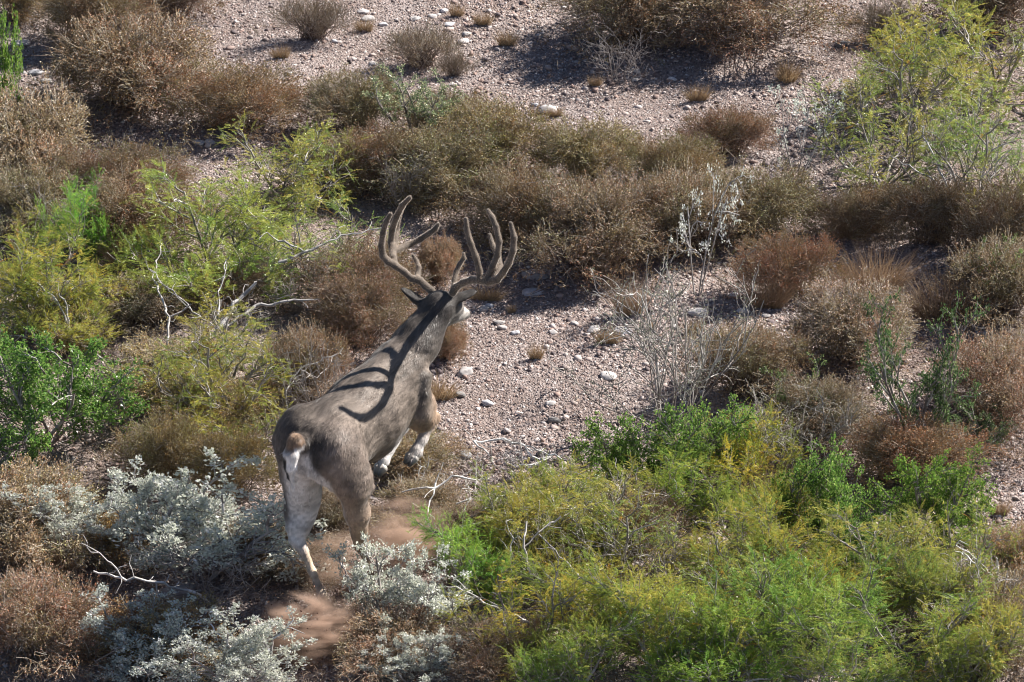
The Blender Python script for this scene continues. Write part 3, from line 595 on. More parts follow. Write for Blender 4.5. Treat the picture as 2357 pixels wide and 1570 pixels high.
    t0, t1, t2, t3 = J(684, 1010, .01)+TB*.4, J(683, 1036, .01)+TB, J(692, 1056, .01)+TB*1.7, J(706, 1106, .01)+TB*2.4
    add((-.12, 0, 1.04), t0, .05, .042, .04, col=DK, fl=(-.4, 0, -1))
    add(t0, t1, .026, .030, .02, col=(.33, .19, .10), fl=(-.1, 0, -1), wt=5)
    add(t1, t2, .034, .028, .02, col=(.60, .52, .46), fl=(-.1, 0, -1), wt=5)
    kk = J(680, 1048, -.01)+TB*1.5; add(kk, J(690, 1078, -.01)+TB*2.0, .018, .014, .015, col=(.012, .011, .011), fl=(-.1, 0, -1), wt=14)
    add(t2, t3, .026, .006, .02, col=(.72, .70, .68), fl=(-.1, 0, -1), wt=7)
    h = .0075
    D, lo = field(P, (-.42, -.36, -.06), (1.42, .36, 1.56), h); V, F = surface_nets(D, lo, h); V = smooth_mesh(V, F, 2)
    N_ = vnormals(V, F)
    A = [p for p in P if not p.get('cut')]
    C = blend_attr(V, A, 'col', .016); FL_ = unit(blend_attr(V, A, 'fl', .02))
    # dark croup stripe with some shade painted in, darker spine, pale belly
    x, y, z = V.T
    def mixc(C, m, c): return C*(1-m[:, None])+np.array(c)*m[:, None]
    def sst(v, a, b): t = ((v-a)/(b-a)).clip(0, 1); return t*t*(3-2*t)
    m = sst(-x, .0, .13)*sst(z, .84, .98)*sst(-np.abs(y), -.19, -.10); C = mixc(C, .85*m, DK)
    m = sst(-np.abs(y), -.07, 0)*sst(z, 1.1, 1.17)*sst(x, .0, .2)*(1-sst(x, .95, 1.0)); C = mixc(C, .45*m, (.09, .075, .065))
    m = sst(-z, -.80, -.70)*sst(x, .15, .3)*(1-sst(x, .60, .72)); C = mixc(C, .6*m, CR)
    m = sst(-y, .05, .16)*sst(x, .45, .75)*(1-sst(x, .95, 1.0))*sst(-z, -1.05, -.85)*sst(z, .65, .75); C = mixc(C, .45*m, LTN)
    wz = .06+.08*sst(-z, -1.04, -.86); m = sst(-x, .02, .10)*sst(wz-np.abs(y+.015), -.015, .02)*sst(-z, -1.07, -1.02)*sst(z, .55, .65); C = mixc(C, .95*m, WH)
    dt = pdist(V, dict(a=t0, b=t1, ra=.04, rb=.04)); dt2 = pdist(V, dict(a=t1, b=t3, ra=.045, rb=.03)); md = sst(-np.minimum(dt, dt2), -.02, .0)*(x < -.17)
    sl = (t0[2]-z)/(t0[2]-t3[2]); C = mixc(C, md, (.25, .165, .11)); m = md*np.maximum(sst(sl, .08, .22), sst(sl, .02, .1)*sst(-y, .028, .04)); C = mixc(C, m, (.74, .71, .69)); m = md*sst(sl, .18, .26)*(1-sst(sl, .74, .86))*sst(y, -.012, -.003); C = mixc(C, m, (.012, .011, .011))
    m = sst(y, -.10, .0)*sst(-z, -.80, -.6)*sst(-x, -.03, .02)*sst(z, .3, .4)*(x < -.0); C = mixc(C, .8*m, WH)
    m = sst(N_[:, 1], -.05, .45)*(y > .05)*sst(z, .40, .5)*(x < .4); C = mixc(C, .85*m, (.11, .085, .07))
    m = sst(N_[:, 1], .1, .6)*sst(-y, .05, .1)*sst(-x, -.25, -.1)*sst(z, .42, .55)*sst(-z, -.98, -.9); C = mixc(C, .8*m, WH)
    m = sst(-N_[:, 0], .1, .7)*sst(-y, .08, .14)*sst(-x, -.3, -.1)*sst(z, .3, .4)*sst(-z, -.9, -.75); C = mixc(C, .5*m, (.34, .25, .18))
    # broken-up coat
    nv = .35*vnoise(V, 65, np.array([5, 9, 8]))+.5*vnoise(V, 61, np.array([9, 26, 22]))+.75*vnoise(V, 62, np.array([18, 95, 80])); C = C*(1+nv[:, None])
    V = V+N_*(.015*vnoise(V, 63, np.array([9, 14, 12]))+.006*vnoise(V, 64, np.array([18, 45, 40])))[:, None]*sst(-x, -.95, -.85)[:, None]
    N_ = vnormals(V, F)
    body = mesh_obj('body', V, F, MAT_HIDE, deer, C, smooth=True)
    def Lf(p):
        x, z = p[:, 0:1], p[:, 2:3]; L = np.where(z < .62, .010, .017); L = np.where((x < -.2) & (z > .7), .015, L); return np.where((x > 1.0), .012, L)
    T, Ft, Ct = fur_tris(V, F, N_, C, FL_, 240000, Lf, .0014, 5, .10, .14, .12)
    T2, Ft2, Ct2 = fur_tris(V, F, N_, C*1.15, FL_, 10000, lambda p: Lf(p)*1.45, .0030, 6, .16, .16, .26)
    mesh_obj('fur', np.concatenate([T, T2]), np.concatenate([Ft, Ft2+len(T)]), MAT_FUR, deer, np.concatenate([Ct, Ct2]))
    # hooves: two pointed toes and two dew claws each
    for a, b, hc in ((*FR, (.35, .32, .29)), (*FL, (.35, .32, .29)), (*BR, (.08, .06, .05)), (*BL, (.2, .15, .12))):
        ax = unit(b-a); sd = unit(np.cross(ax, np.array([1., 0, .2]))); Q = []
        if abs(sd[1]) < .5: sd = np.array([0, 1., 0])
        fr = np.cross(sd, ax)
        for s in (1, -1):
            Q.append(dict(a=a+sd*s*.016, b=b+sd*s*.013+fr*.004, ra=.023, rb=.012, k=.004))
            Q.append(dict(a=a-ax*.012-fr*.018+sd*s*.012, b=a+ax*.008-fr*.026+sd*s*.013, ra=.008, rb=.005, k=.003))
        lo_ = np.minimum(a, b)-.05; hi_ = np.maximum(a, b)+.05
        D2, l2 = field(Q, lo_, hi_, .0035); v, f = surface_nets(D2, l2, .0035)
        t = ((v-a)@ax/np.linalg.norm(b-a)).clip(0, 1)[:, None]
        mesh_obj('hoof', v, f, MAT_HORN, deer, np.array(hc)*(1-t)+np.array([.05, .045, .04])*t, True)
    # eyes
    for s in (1, -1):
        sd = unit(np.cross(hx, np.array([0, 0, 1.]))); c = poll+hx*.115-sd*s*.052+np.array([0, 0, .02])
        D2, l2 = field([dict(a=c, b=c+hx*.006, ra=.016, rb=.016, k=.002)], c-.03, c+.03, .004); v, f = surface_nets(D2, l2, .004)
        mesh_obj('eye', v, f, MAT_HORN, deer, np.tile((.012, .009, .008), (len(v), 1)), True)
    # antlers in velvet; chains of photo positions with a depth offset and radius
    def cx(x, y): return 800+x/4.126, 420+y/4.126
    ant = {}; ASL = .75; OFF = 1.0
    ant['L'] = [
        [(800, 1030, .0, .019), (740, 985, .0, .018), (690, 930, .0, .017), (610, 915, -.03, .016), (540, 850, -.06, .016), (460, 795, -.09, .017), (385, 750, -.11, .018), (335, 695, -.12, .017), (322, 600, -.15, .0155), (338, 480, -.19, .0145), (368, 375, -.22, .0135), (408, 300, -.24, .0105)],
        [(455, 790, -.09, .015), (438, 720, -.05, .016), (425, 650, .01, .017), (412, 560, .03, .016), (425, 450, .0, .0155), (465, 330, -.04, .015), (520, 220, -.08, .014), (592, 143, -.12, .0105)],
        [(430, 650, .03, .014), (450, 560, .09, .014), (462, 450, .13, .014), (485, 330, .13, .0125), (520, 240, .11, .010)],
        [(430, 665, .02, .014), (500, 625, .10, .015), (590, 590, .18, .0155), (690, 540, .22, .0145), (780, 480, .24, .014), (835, 440, .25, .012), (863, 395, .25, .0095)],
        [(660, 930, -.02, .015), (668, 865, .03, .0135), (676, 805, .05, .012), (655, 745, .07, .011), (618, 688, .07, .0075)]]
    ant['R'] = [
        [(1000, 1045, .0, .019), (1035, 990, .0, .018), (1100, 950, -.03, .018), (1180, 925, -.06, .018), (1260, 928, -.10, .018), (1340, 945, -.12, .018), (1420, 925, -.14, .017), (1480, 850, -.16, .016), (1535, 760, -.18, .0155), (1572, 650, -.20, .015), (1580, 520, -.22, .0145), (1550, 388, -.24, .0105)],
        [(1262, 925, -.10, .015), (1250, 830, -.12, .0155), (1220, 710, -.15, .015), (1170, 580, -.18, .0145), (1135, 460, -.20, .0135), (1124, 345, -.22, .0105)],
        [(1320, 930, -.12, .016), (1375, 810, -.12, .0155), (1425, 690, -.12, .015), (1440, 560, -.13, .0145), (1410, 420, -.15, .014), (1375, 330, -.16, .013), (1337, 268, -.16, .0105)],
        [(1410, 900, -.14, .014), (1448, 790, -.06, .014), (1430, 700, -.0, .013), (1385, 610, .03, .012), (1350, 495, .05, .0095)],
        [(1010, 1015, .0, .015), (1015, 930, .03, .013), (1030, 850, .05, .012), (1065, 775, .07, .0115), (1103, 720, .08, .010), (1103, 672, .08, .0075)]]
    for key in ('L', 'R'):
        Q = []
        for ch in ant[key]:
            pts = [(K(*cx(c[0], c[1]), poll, (c[2] if c[2] > 0 else c[2]*OFF)-ASL*((cx(c[0], c[1])[0]-1016)/420.0)), c[3]) for c in ch]
            pts = [(a_, b_*1.06) for a_, b_ in pts]
            for (p0, r0), (p1, r1) in zip(pts[:-1], pts[1:]): Q.append(dict(a=p0, b=p1, ra=r0, rb=r1, k=.008))
        al = np.array([q['a'] for q in Q]+[q['b'] for q in Q])
        D2, l2 = field(Q, al.min(0)-.04, al.max(0)+.04, .0048); v, f = surface_nets(D2, l2, .0048); v = smooth_mesh(v, f, 3)
        n2 = vnormals(v, f); cc = np.tile((.12, .098, .08), (len(v), 1))*(1+.15*np.sin(v[:, :1]*80+v[:, 2:]*60))
        a_ = mesh_obj('antler', v, f, MAT_VELVET, deer, cc, True)
        T, Ft, Ct = fur_tris(v, f, n2, cc*4.6, np.tile((0, 0, 1.), (len(v), 1)), 24000, .0055, .0007, 8, lift=7.0, jit=.5)
        mesh_obj('velvet', T, Ft, MAT_FUZZ, a_, Ct)
make_deer()
# ------------------------------------------------------------------ the brush, plant by plant (boxes are photo positions)
DB, GRP = 'bush', 'dry brown bushes on the slope'
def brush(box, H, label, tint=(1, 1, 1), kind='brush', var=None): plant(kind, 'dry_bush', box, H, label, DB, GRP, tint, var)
RU, OL, GO, PK, DKR, TN, GY = (1.1, .95, .88), (.92, 1.02, .8), (1.25, 1.15, .7), (1.1, 1.0, 1.02), (.7, .55, .55), (1.15, 1.1, 1.0), (1.0, 1.03, 1.1)
brush((140, 75, 480, 330), .50, 'big dark brown bush on the left casting a hard shadow on gravel', RU)
brush((380, 160, 700, 335), 0.38, 'orange brown bush joined to the right of the big dark one', (1.25, 1.05, .8))
brush((100, -40, 340, 120), .40, 'tawny brush at the top left with pale stems', TN)
brush((-40, -70, 110, 75), .35, 'mustard gold bush in the top left corner', GO)
brush((270, -70, 500, 70), .35, 'rusty bush at the top edge right of the tawny brush', RU)
brush((710, 185, 930, 345), 0.36, 'olive brown bush in the middle distance left of the grey green shrub', OL)
brush((940, 215, 1120, 350), 0.32, 'brown bush behind the grey green shrub', (1.05, 1.1, .9))
brush((700, 300, 960, 470), .38, 'dull rust bush in front of the middle distance bushes', RU)
brush((860, 310, 1200, 520), .42, 'dark olive bush above the left antler', (.95, 1.05, .8))
brush((1000, 240, 1260, 440), .40, 'golden olive bush behind the antlers', (1.15, 1.2, .75))
brush((1230, 300, 1470, 460), 0.34, 'olive gold bush in the centre of the far thicket', (1.1, 1.2, .75))
brush((1440, 320, 1660, 470), 0.34, 'olive bush at the right of the far thicket', (1.1, 1.15, .8))
brush((1080, 390, 1370, 600), .45, 'brown bush between the antlers and the reddish bush', (1.0, .95, .85))
brush((1190, 430, 1500, 690), .52, 'large reddish brown bush right of the antlers', PK)
brush((1420, 400, 1700, 640), .48, 'brown bush behind the thin silver stemmed shrub', (1.05, 1.0, .9))
brush((1600, 410, 1890, 600), .40, 'brown olive bush right of the thin silver stemmed shrub', OL)
brush((1690, 545, 1930, 715), .40, 'rust coloured bush with dry grass at its foot', (1.3, .95, .85))
brush((1290, -90, 1560, 150), .50, 'brown bush at the top shading the blue grey gravel', (1.0, .95, .85))
brush((1520, -90, 1930, 165), .50, 'wide reddish bush at the top centre right', (1.15, .95, .95))
brush((2130, -90, 2420, 120), .50, 'dark maroon bush in the top right corner', DKR)
brush((1940, 0, 2130, 95), .28, 'sparse pinkish brush beside the dark maroon bush', PK, 'sparse')
brush((880, 55, 1070, 175), .28, 'sparse pinkish bush alone in the far clearing', PK, 'sparse')
brush((1000, 115, 1090, 180), .18, 'small pink tuft of brush at the foot of the lone sparse bush', PK, 'sparse')
brush((620, -10, 810, 105), .30, 'thin pinkish brush at the top left of the clearing', PK, 'sparse')
brush((-60, 250, 190, 530), .45, 'brown bush at the left edge below the bright green leaves', TN)
brush((120, 340, 440, 520), .40, 'tan and purple brush left of the pale green fronds', (1.15, 1.1, 1.05))
brush((190, 410, 490, 620), .42, 'rust brown bush above the dark hollow on the left', RU)
brush((-60, 400, 160, 620), .40, 'olive brown bush at the left edge behind the fronds', OL)
brush((180, 640, 430, 800), 0.24, 'purplish dead bush among the left green shrubs', GY)
brush((80, 680, 250, 840), 0.22, 'brown thicket behind the white forked branches on the left', (1.1, 1, .85))
brush((420, 600, 640, 730), 0.24, 'brown bush behind the fallen grey trunk', PK)
brush((690, 560, 960, 760), .42, 'reddish brown bush behind the left antler', PK)
brush((720, 640, 960, 830), .42, 'pinkish brown bush against the deer neck', (1.2, 1.0, 1.05))
brush((620, 760, 800, 960), .40, 'brown brush behind the deer back', (1.1, .95, .85))
brush((960, 560, 1060, 680), .26, 'small rusty bush seen between the antlers', (1.3, 1.0, .9))
brush((985, 735, 1075, 850), .25, 'low orange brown bush in front of the deer neck', (1.3, 1.0, .85))
brush((860, 980, 1060, 1130), .22, 'olive brown bush under the raised front leg', (1.15, 1.1, .8))
brush((860, 1110, 1060, 1250), .20, 'brown bush beside the bent hind leg', (1.1, 1, .85))
brush((1000, 1160, 1190, 1290), .20, 'dark brown bush under the white twigs', (.9, .8, .75))
brush((280, 800, 520, 980), 0.22, 'golden olive bush behind the bright green one on the left', (1.25, 1.25, .75))
brush((440, 880, 650, 1050), 0.24, 'gold tinged bush left of the deer rump', (1.3, 1.25, .7))
brush((270, 960, 470, 1150), .40, 'dark olive bush behind the big silver one', (1.0, 1.05, .6))
brush((430, 1000, 660, 1170), .40, 'dark gold bush between the silver bush and the rump', (1.1, 1.05, .6))
brush((1590, 755, 1860, 950), .38, 'tan brown bush right of the bare grey shrub', TN)
brush((1830, 680, 2090, 900), .42, 'greyish pink bush with bleached twigs on the right', (1.2, 1.15, 1.25))
brush((2170, 780, 2420, 1060), .45, 'rust brown bush at the right edge', (1.15, .9, .85))
brush((1950, 960, 2270, 1150), .38, 'rust orange bush behind the lower green thicket', (1.35, 1.0, .85))
brush((1740, 880, 2000, 1060), .36, 'grey brown brush left of the upright dark green shrub', GY)
brush((2180, 560, 2420, 800), .42, 'brown bush with green sprigs at the right edge', (.8, .75, .6))
brush((2020, 430, 2270, 580), .40, 'brown brush tinted darker as shade under the far green shrub', (.7, .62, .5))  # tint lowered to put the hollow's deep shade into the colour
brush((2200, 430, 2430, 630), .50, 'brown brush tinted dark as shade right of the shaded hollow', (.65, .57, .48))  # dark tint paints in the deep shade around the hollow
brush((1890, 430, 2080, 560), .30, 'tan brush left of the far green shrub stems', TN)
brush((-60, 1090, 240, 1380), .40, 'tan grassy bush left of the silver bush', (1.35, 1.2, 1.05))
brush((-60, 1330, 250, 1600), .42, 'reddish tan bush in the bottom left corner', (1.3, 1.0, .95))
brush((190, 1190, 350, 1330), .28, 'golden dead brush under the silver bush', (1.7, 1.35, .6))
brush((240, 1390, 520, 1600), .34, 'golden brown brush between the two silver bushes', (1.6, 1.3, .7))
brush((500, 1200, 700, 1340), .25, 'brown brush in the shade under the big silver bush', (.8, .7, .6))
brush((2230, 1220, 2420, 1400), .28, 'orange brown brush at the right edge near the bare patch', (1.35, 1.0, .7))
brush((1570, 255, 1775, 375), .30, 'reddish bush in front of the thin far silver shrub', (1.3, 1.0, .95))
brush((770, 1420, 1010, 1600), .25, 'brown brush below the smaller silver bush', (1.1, .9, .8))
brush((1030, 1430, 1270, 1610), .30, 'brown brush at the bottom between silver and green', (1, .85, .75))
brush((1290, 1130, 1560, 1330), .35, 'brown brush showing through the lower green thicket', (.9, .8, .7))
brush((2200, 1330, 2420, 1610), .36, 'brown brush in the bottom right corner', (.95, .85, .7))
brush((690, 1120, 850, 1270), .22, 'brush tinted dark as shade between the deer hind legs', (.55, .5, .42))  # tint darkened to stand for the shade among the hind legs
brush((600, 1250, 790, 1380), .18, 'low brush tinted dark as shade behind the stretched hind leg', (.55, .48, .42))  # shade behind the leg is painted through this dark tint
plant('dark_green', 'grey_green_shrub', (860, 170, 1060, 370), .50, 'pale grey green shrub standing in the middle distance bushes', 'shrub', None, (3.2, 2.4, 3.4))
# --- feathery green shrubs
THIN = ('upper right', 'top right edge', 'right edge', 'high on the right', 'left of the antlers', 'behind the left antler', 'white leafless', 'fallen trunk', 'left of the rump', 'reaching left at the top')
def feather(box, H, label, tint=(1, 1, 1), var=None): plant('feather_thin' if any(t in label for t in THIN) or (box[1] > 1000 and (box[0]//7) % 2) else 'feather', 'feathery_shrub', box, H, label, 'shrub', 'green shrubs with feathery leaves', tint, var)
YG = (1.1, 1.03, .9)
feather((1890, 80, 2190, 330), .62, 'yellow green feathery shrub reaching left at the top right')
feather((2120, 20, 2440, 330), .75, 'tall feathery shrub at the top right edge', (1.05, 1.05, 1))
feather((1910, 240, 2200, 520), .62, 'feathery shrub with bare grey branches on the upper right')
feather((2130, 240, 2440, 520), .68, 'darker feathery shrub at the right edge', (.8, .95, .9))
feather((530, 315, 790, 560), .55, 'pale green feathery shrub reaching up left of the antlers', (1.1, 1.1, 1.1))
feather((290, 480, 660, 760), 0.6, 'feathery shrub over the dark hollow on the left', (.9, 1.05, .9))
feather((560, 500, 890, 740), .52, 'feathery shrub with grey twigs behind the left antler', (1.0, 1.1, 1.15))
feather((-70, 540, 260, 800), .60, 'yellow green feathery shrub at the left edge', YG)
feather((110, 440, 260, 640), .55, 'bright green frond shrub above the left forked branches', (.75, 1.25, .9), 1)
feather((270, 730, 640, 980), 0.55, 'olive feathery shrub below the fallen trunk', (1.0, .95, .85))
feather((400, 850, 650, 1080), 0.5, 'yellowish feathery shrub left of the rump', (1.05, 1.0, .85))
feather((1120, 1120, 1380, 1340), .45, 'feathery shrub with a pale trunk right of the white twigs', YG)
feather((980, 1220, 1180, 1420), .42, 'low bright feathery shrub touching the smaller silver bush', (.75, 1.15, .8), 2)
feather((1060, 1310, 1420, 1560), .60, 'golden green feathery shrub low in the centre', (1.25, 1.1, .85))
feather((1300, 1120, 1640, 1380), .60, 'green feathery shrub in the middle of the lower thicket')
feather((1560, 1150, 1900, 1400), .60, 'yellowish feathery shrub left of the leafy green one', YG)
feather((1360, 1340, 1700, 1600), .62, 'feathery shrub at the bottom centre right', (1.05, 1.05, .9))
feather((1640, 1330, 2000, 1600), .62, 'deep green feathery shrub at the bottom', (.8, 1.05, .9))
feather((1840, 1230, 2190, 1480), .62, 'feathery shrub below the leafy green one')
feather((1930, 1370, 2300, 1620), .62, 'green feathery shrub at the bottom right', (.85, 1.05, .9))
feather((2070, 1180, 2330, 1420), .58, 'feathery shrub with white forked trunk at the right', (1.05, 1.1, .9))
feather((1430, 1040, 1700, 1230), .45, 'small feathery shrub behind the lower thicket', (.95, 1.1, .9))
feather((1180, 1440, 1460, 1640), .45, 'dark feathery shrub at the bottom edge', (.8, .95, .8))
feather((1620, 990, 1820, 1180), .40, 'yellow tinged feathery shrub behind the thicket', (1.25, 1.12, .7), 3)
for bx, H_, lb, tn in [((1120, 1180, 1420, 1420), .48, 'olive feathery shrub between the slanting stem and the golden one', (.95, .9, .8)), ((1480, 1250, 1760, 1480), .52, 'pale feathery shrub deep in the lower thicket', (1.05, 1.05, 1.1)),
 ((1740, 1280, 2010, 1480), .50, 'yellow tipped feathery shrub in the lower right', (1.2, 1.02, .8)), ((1220, 1330, 1540, 1540), .50, 'olive green feathery shrub by the dark knotted branch', (1.0, 1.0, .85)),
 ((1990, 1290, 2240, 1480), .50, 'grey green feathery shrub beside the white forked trunk', (.9, .98, 1.05)), ((1500, 1420, 1800, 1640), .50, 'bright green feathery shrub at the bottom edge', (.75, 1.1, .75)),
 ((1780, 1440, 2080, 1650), .50, 'soft green feathery shrub at the bottom edge right', (.95, 1.08, 1.05)), ((2130, 1400, 2400, 1640), .50, 'sparse feathery shrub in the bottom right corner', (1.0, .95, .85)),
 ((1700, 1120, 1900, 1290), .42, 'yellow green feathery shrub against the vivid leafy one', (1.15, 1.1, .9)), ((1270, 1080, 1480, 1220), .35, 'small olive feathery shrub at the gravel edge', (1.0, .95, .85)),
 ((0, 660, 240, 840), .42, 'drooping feathery shrub above the bright green leafy one', (1.0, 1.0, .85)), ((640, 330, 860, 520), .40, 'thin feathery shrub left of the little white leafless one', (1.0, 1.05, 1.0)),
 ((1990, 60, 2260, 260), .50, 'golden tipped feathery shrub high on the right', (1.2, 1.08, .8)), ((2240, 400, 2440, 600), .50, 'olive feathery shrub at the right edge over the dark brush', (.9, .9, .75))]: feather(bx, H_, lb, tn)
for bx, H_, lb in [((1330, 1200, 1600, 1420), .45, 'grey dead twigs standing in the middle of the lower thicket'), ((1950, 1230, 2150, 1440), .45, 'dead grey stems left of the white forked trunk'), ((1640, 1400, 1850, 1600), .42, 'bleached twigs at the bottom among feathery leaves'),
 ((2120, 1300, 2357, 1560), .5, 'pale dead stems in the bottom right corner'), ((1480, 960, 1680, 1140), .45, 'pale stems rising through the light green leafy shrub'), ((2100, 280, 2330, 520), .5, 'dead grey stems inside the far feathery shrub'),
 ((540, 560, 830, 700), .35, 'web of grey twigs around the fallen trunk'), ((430, 700, 640, 860), .35, 'grey twigs under the fallen trunk'), ((330, 1230, 640, 1420), .40, 'crooked grey twigs inside the large silver bush'), ((1160, 1200, 1330, 1400), .42, 'grey twigs around the slanting stem'), ((1250, 420, 1460, 620), .45, 'grey twigs poking out of the large reddish brown bush'), ((1850, 680, 2050, 850), .42, 'bleached twigs crowning the greyish pink bush'), ((240, 60, 440, 250), .45, 'grey stems in the crown of the big dark brown bush'), ((1560, -40, 1760, 110), .45, 'grey stems in the crown of the wide reddish bush'), ((60, 430, 260, 620), .4, 'olive grey stems rising at the left edge'), ((640, 600, 800, 760), .35, 'pale twigs in the bush left of the deer neck')]: plant('bare', 'dead_shrub', bx, H_, lb, 'shrub', 'bare grey shrubs')
# --- leafy green shrubs
def leafy(box, H, label, tint=(1, 1, 1), var=None): plant('broad', 'leafy_shrub', box, H, label, 'shrub', 'bright green leafy shrubs', tint, var)
leafy((-60, 790, 310, 1110), .60, 'bright green leafy shrub on the left above the silver bush', (.95, 1, 1))
leafy((1340, 945, 1710, 1140), .50, 'light green leafy shrub below the bare grey shrub', (1.15, 1.1, 1.2))
leafy((1780, 1060, 2060, 1310), .55, 'vivid green leafy shrub in the lower right thicket')
leafy((2010, 1060, 2270, 1270), .50, 'vivid green leafy shrub at the right end of the thicket', (1.1, 1.05, .9))
leafy((-70, 20, 50, 300), .70, 'bright green leafy shrub cut by the left edge', (1.1, 1.1, .9))
leafy((1830, 1210, 2030, 1340), .40, 'dark leafy shrub low in the thicket', (.75, .85, .8))
# --- silver shrubs
def silver(box, H, label, kind='silver', tint=(1, 1, 1), var=None): plant(kind, 'silver_bush', box, H, label, 'bush', 'silver leaved bushes', tint, var)
silver((220, 1120, 480, 1330), .50, 'finely branched silver bush between the left lobe and the large one')
silver((40, 1120, 350, 1310), .42, 'left lobe of silver bush spreading over tan grass')
silver((290, 1085, 705, 1380), 0.62, 'large silver leaved bush in front of the deer hind legs')
silver((785, 1270, 1070, 1530), 0.48, 'smaller silver bush right of the dust')
silver((150, 1390, 480, 1620), .40, 'silver bush at the bottom left', tint=(.95, .97, 1))
silver((390, 1420, 690, 1620), 0.4, 'silver bush with long white branches at the bottom')
silver((840, 1470, 1060, 1620), .28, 'low silver sprig bush at the bottom right of the dust')
silver((1545, 400, 1720, 700), .85, 'thin silver shrub with tall grey stems right of centre', 'thin_silver', (1.15, 1.15, 1.2))
silver((1770, 185, 1935, 430), .75, 'airy silver shrub on the far gravel', 'thin_silver', (1.05, 1.1, 1.1))
# --- dark green, bare and dead
plant('dark_green', 'upright_shrub', (1985, 715, 2235, 1090), .95, 'dark green upright shrub rising from the rust bush', 'shrub', None, (1, 1.05, 1))
plant('dark_green', 'sprig_shrub', (2230, 560, 2345, 740), .40, 'light green sprigs at the right edge', 'shrub', None, (2.0, 1.9, 1.5))
plant('dark_green', 'sprig_shrub', (1760, 850, 1900, 1010), .32, 'grey green sprigs left of the upright dark shrub', 'shrub', None, (1.9, 1.7, 1.6))
plant('dark_green', 'sprig_shrub', (2190, 940, 2330, 1090), .32, 'green sprigs right of the upright dark shrub', 'shrub', None, (1.3, 1.3, 1.2))
plant('bare_buds', 'bare_shrub', (1330, 600, 1720, 1060), 1.0, 'leafless grey twiggy shrub standing in the open gravel', 'shrub', 'bare grey shrubs')
plant('bare_buds', 'bare_shrub', (1700, 900, 1990, 1120), .45, 'tangled bare grey shrub above the yellow tinged one', 'shrub', 'bare grey shrubs')
plant('bare', 'dead_shrub', (1345, 75, 1500, 215), .35, 'pale dry weed at the foot of the top bush', 'shrub', 'bare grey shrubs')
plant('bare', 'dead_shrub', (630, 790, 820, 990), .50, 'leafless pale shrub behind the deer back', 'shrub', 'bare grey shrubs')
plant('bare', 'dead_shrub', (870, 360, 990, 500), .45, 'little leafless white shrub above the left antler', 'shrub', 'bare grey shrubs')
plant('bare', 'dead_shrub', (1260, 1110, 1560, 1330), .45, 'tangle of grey twigs in the lower thicket', 'shrub', 'bare grey shrubs')
plant('dead_white', 'fallen_twigs', (925, 1065, 1135, 1200), .26, 'bleached dead twigs lying beside the raised hoof', 'branch', 'bleached dead branches')
plant('dead_white', 'fallen_twigs', (1050, 1000, 1290, 1110), .22, 'bleached forked branch lying on the gravel edge', 'branch', 'bleached dead branches')
# --- tufts
TG = 'small dry grass tufts'
TUFTS = [(1360, 742, 1436, 795, 'round tawny tuft between two white stones'), (1210, 780, 1256, 830, 'lone orange tuft in the open gravel'), (960, 858, 1060, 930, 'orange tuft beside the deer shoulder'),
 (1068, 652, 1172, 696, 'flat golden tuft under the right antler'), (1488, 728, 1512, 762, 'tiny rusty tuft left of the bare grey shrub'), (1570, 728, 1625, 770, 'rusty tuft in front of the pinkish slab'),
 (1660, 750, 1704, 785, 'small tuft above the tan brown bush'), (1165, 695, 1190, 722, 'tiny pale tuft right of the muzzle'), (1030, 0, 1072, 40, 'round far tuft beside the white pebbles'),
 (1084, 20, 1140, 60, 'dark tawny tuft in the far clearing'), (1136, 60, 1198, 108, 'golden tuft left of the top bush shadow'), (620, 100, 672, 136, 'orange tuft above the orange brown bush'),
 (810, 34, 865, 75, 'brown tuft below the far slabs'), (1570, 190, 1640, 235, 'rusty tuft in the upper clearing'), (1780, 130, 1846, 200, 'orange grass tuft right of the wide reddish bush'),
 (1350, 170, 1390, 200, 'golden tuft under the dry weed'), (735, 440, 770, 470, 'tiny brown tuft in the shade left of the antlers'), (1950, 30, 1985, 56, 'tiny tuft at the top right'),
 (1255, 240, 1300, 270, 'brown tuft by the large whitish stone'), (2270, 1140, 2330, 1190, 'orange tuft on the right bare patch')]
for x0, y0, x1, y1, lb in TUFTS: plant('tuft', 'grass_tuft', (x0, y0, x1, y1), .16, lb, 'grass tuft', TG, (.92, .90, .85))
GRS = [(1395, 620, 1500, 735, 'tan grass clump at the foot of the large reddish bush'), (1695, 620, 1830, 715, 'straw coloured grass under the rust bush'), (560, 380, 0, 0, ''),
 (120, 20, 300, 200, 'pale arching grass at the top left'), (230, 520, 400, 640, 'dry grass in the hollow on the left'), (120, 1380, 330, 1560, 'arching tan grass at the lower left'),
 (20, 1180, 200, 1360, 'tan grass clump at the left edge'), (1900, 560, 2120, 680, 'sparse grass in the dark shaded hollow'), (1880, 440, 2040, 560, 'tan grass left of the far green shrub'),
 (640, 1080, 780, 1200, 'dark grass below the rump'), (880, 1180, 1010, 1300, 'dry grass behind the flying dust'),
 (2060, 620, 2260, 760, 'brown grass right of the shaded hollow'), (1700, 1050, 1860, 1180, 'tan grass among the lower shrubs')]
for x0, y0, x1, y1, lb in GRS:
    if lb: plant('grass', 'dry_grass', (x0, y0, x1, y1), .30, lb, 'dry grass', 'dry grass clumps', (1, .95, .9))
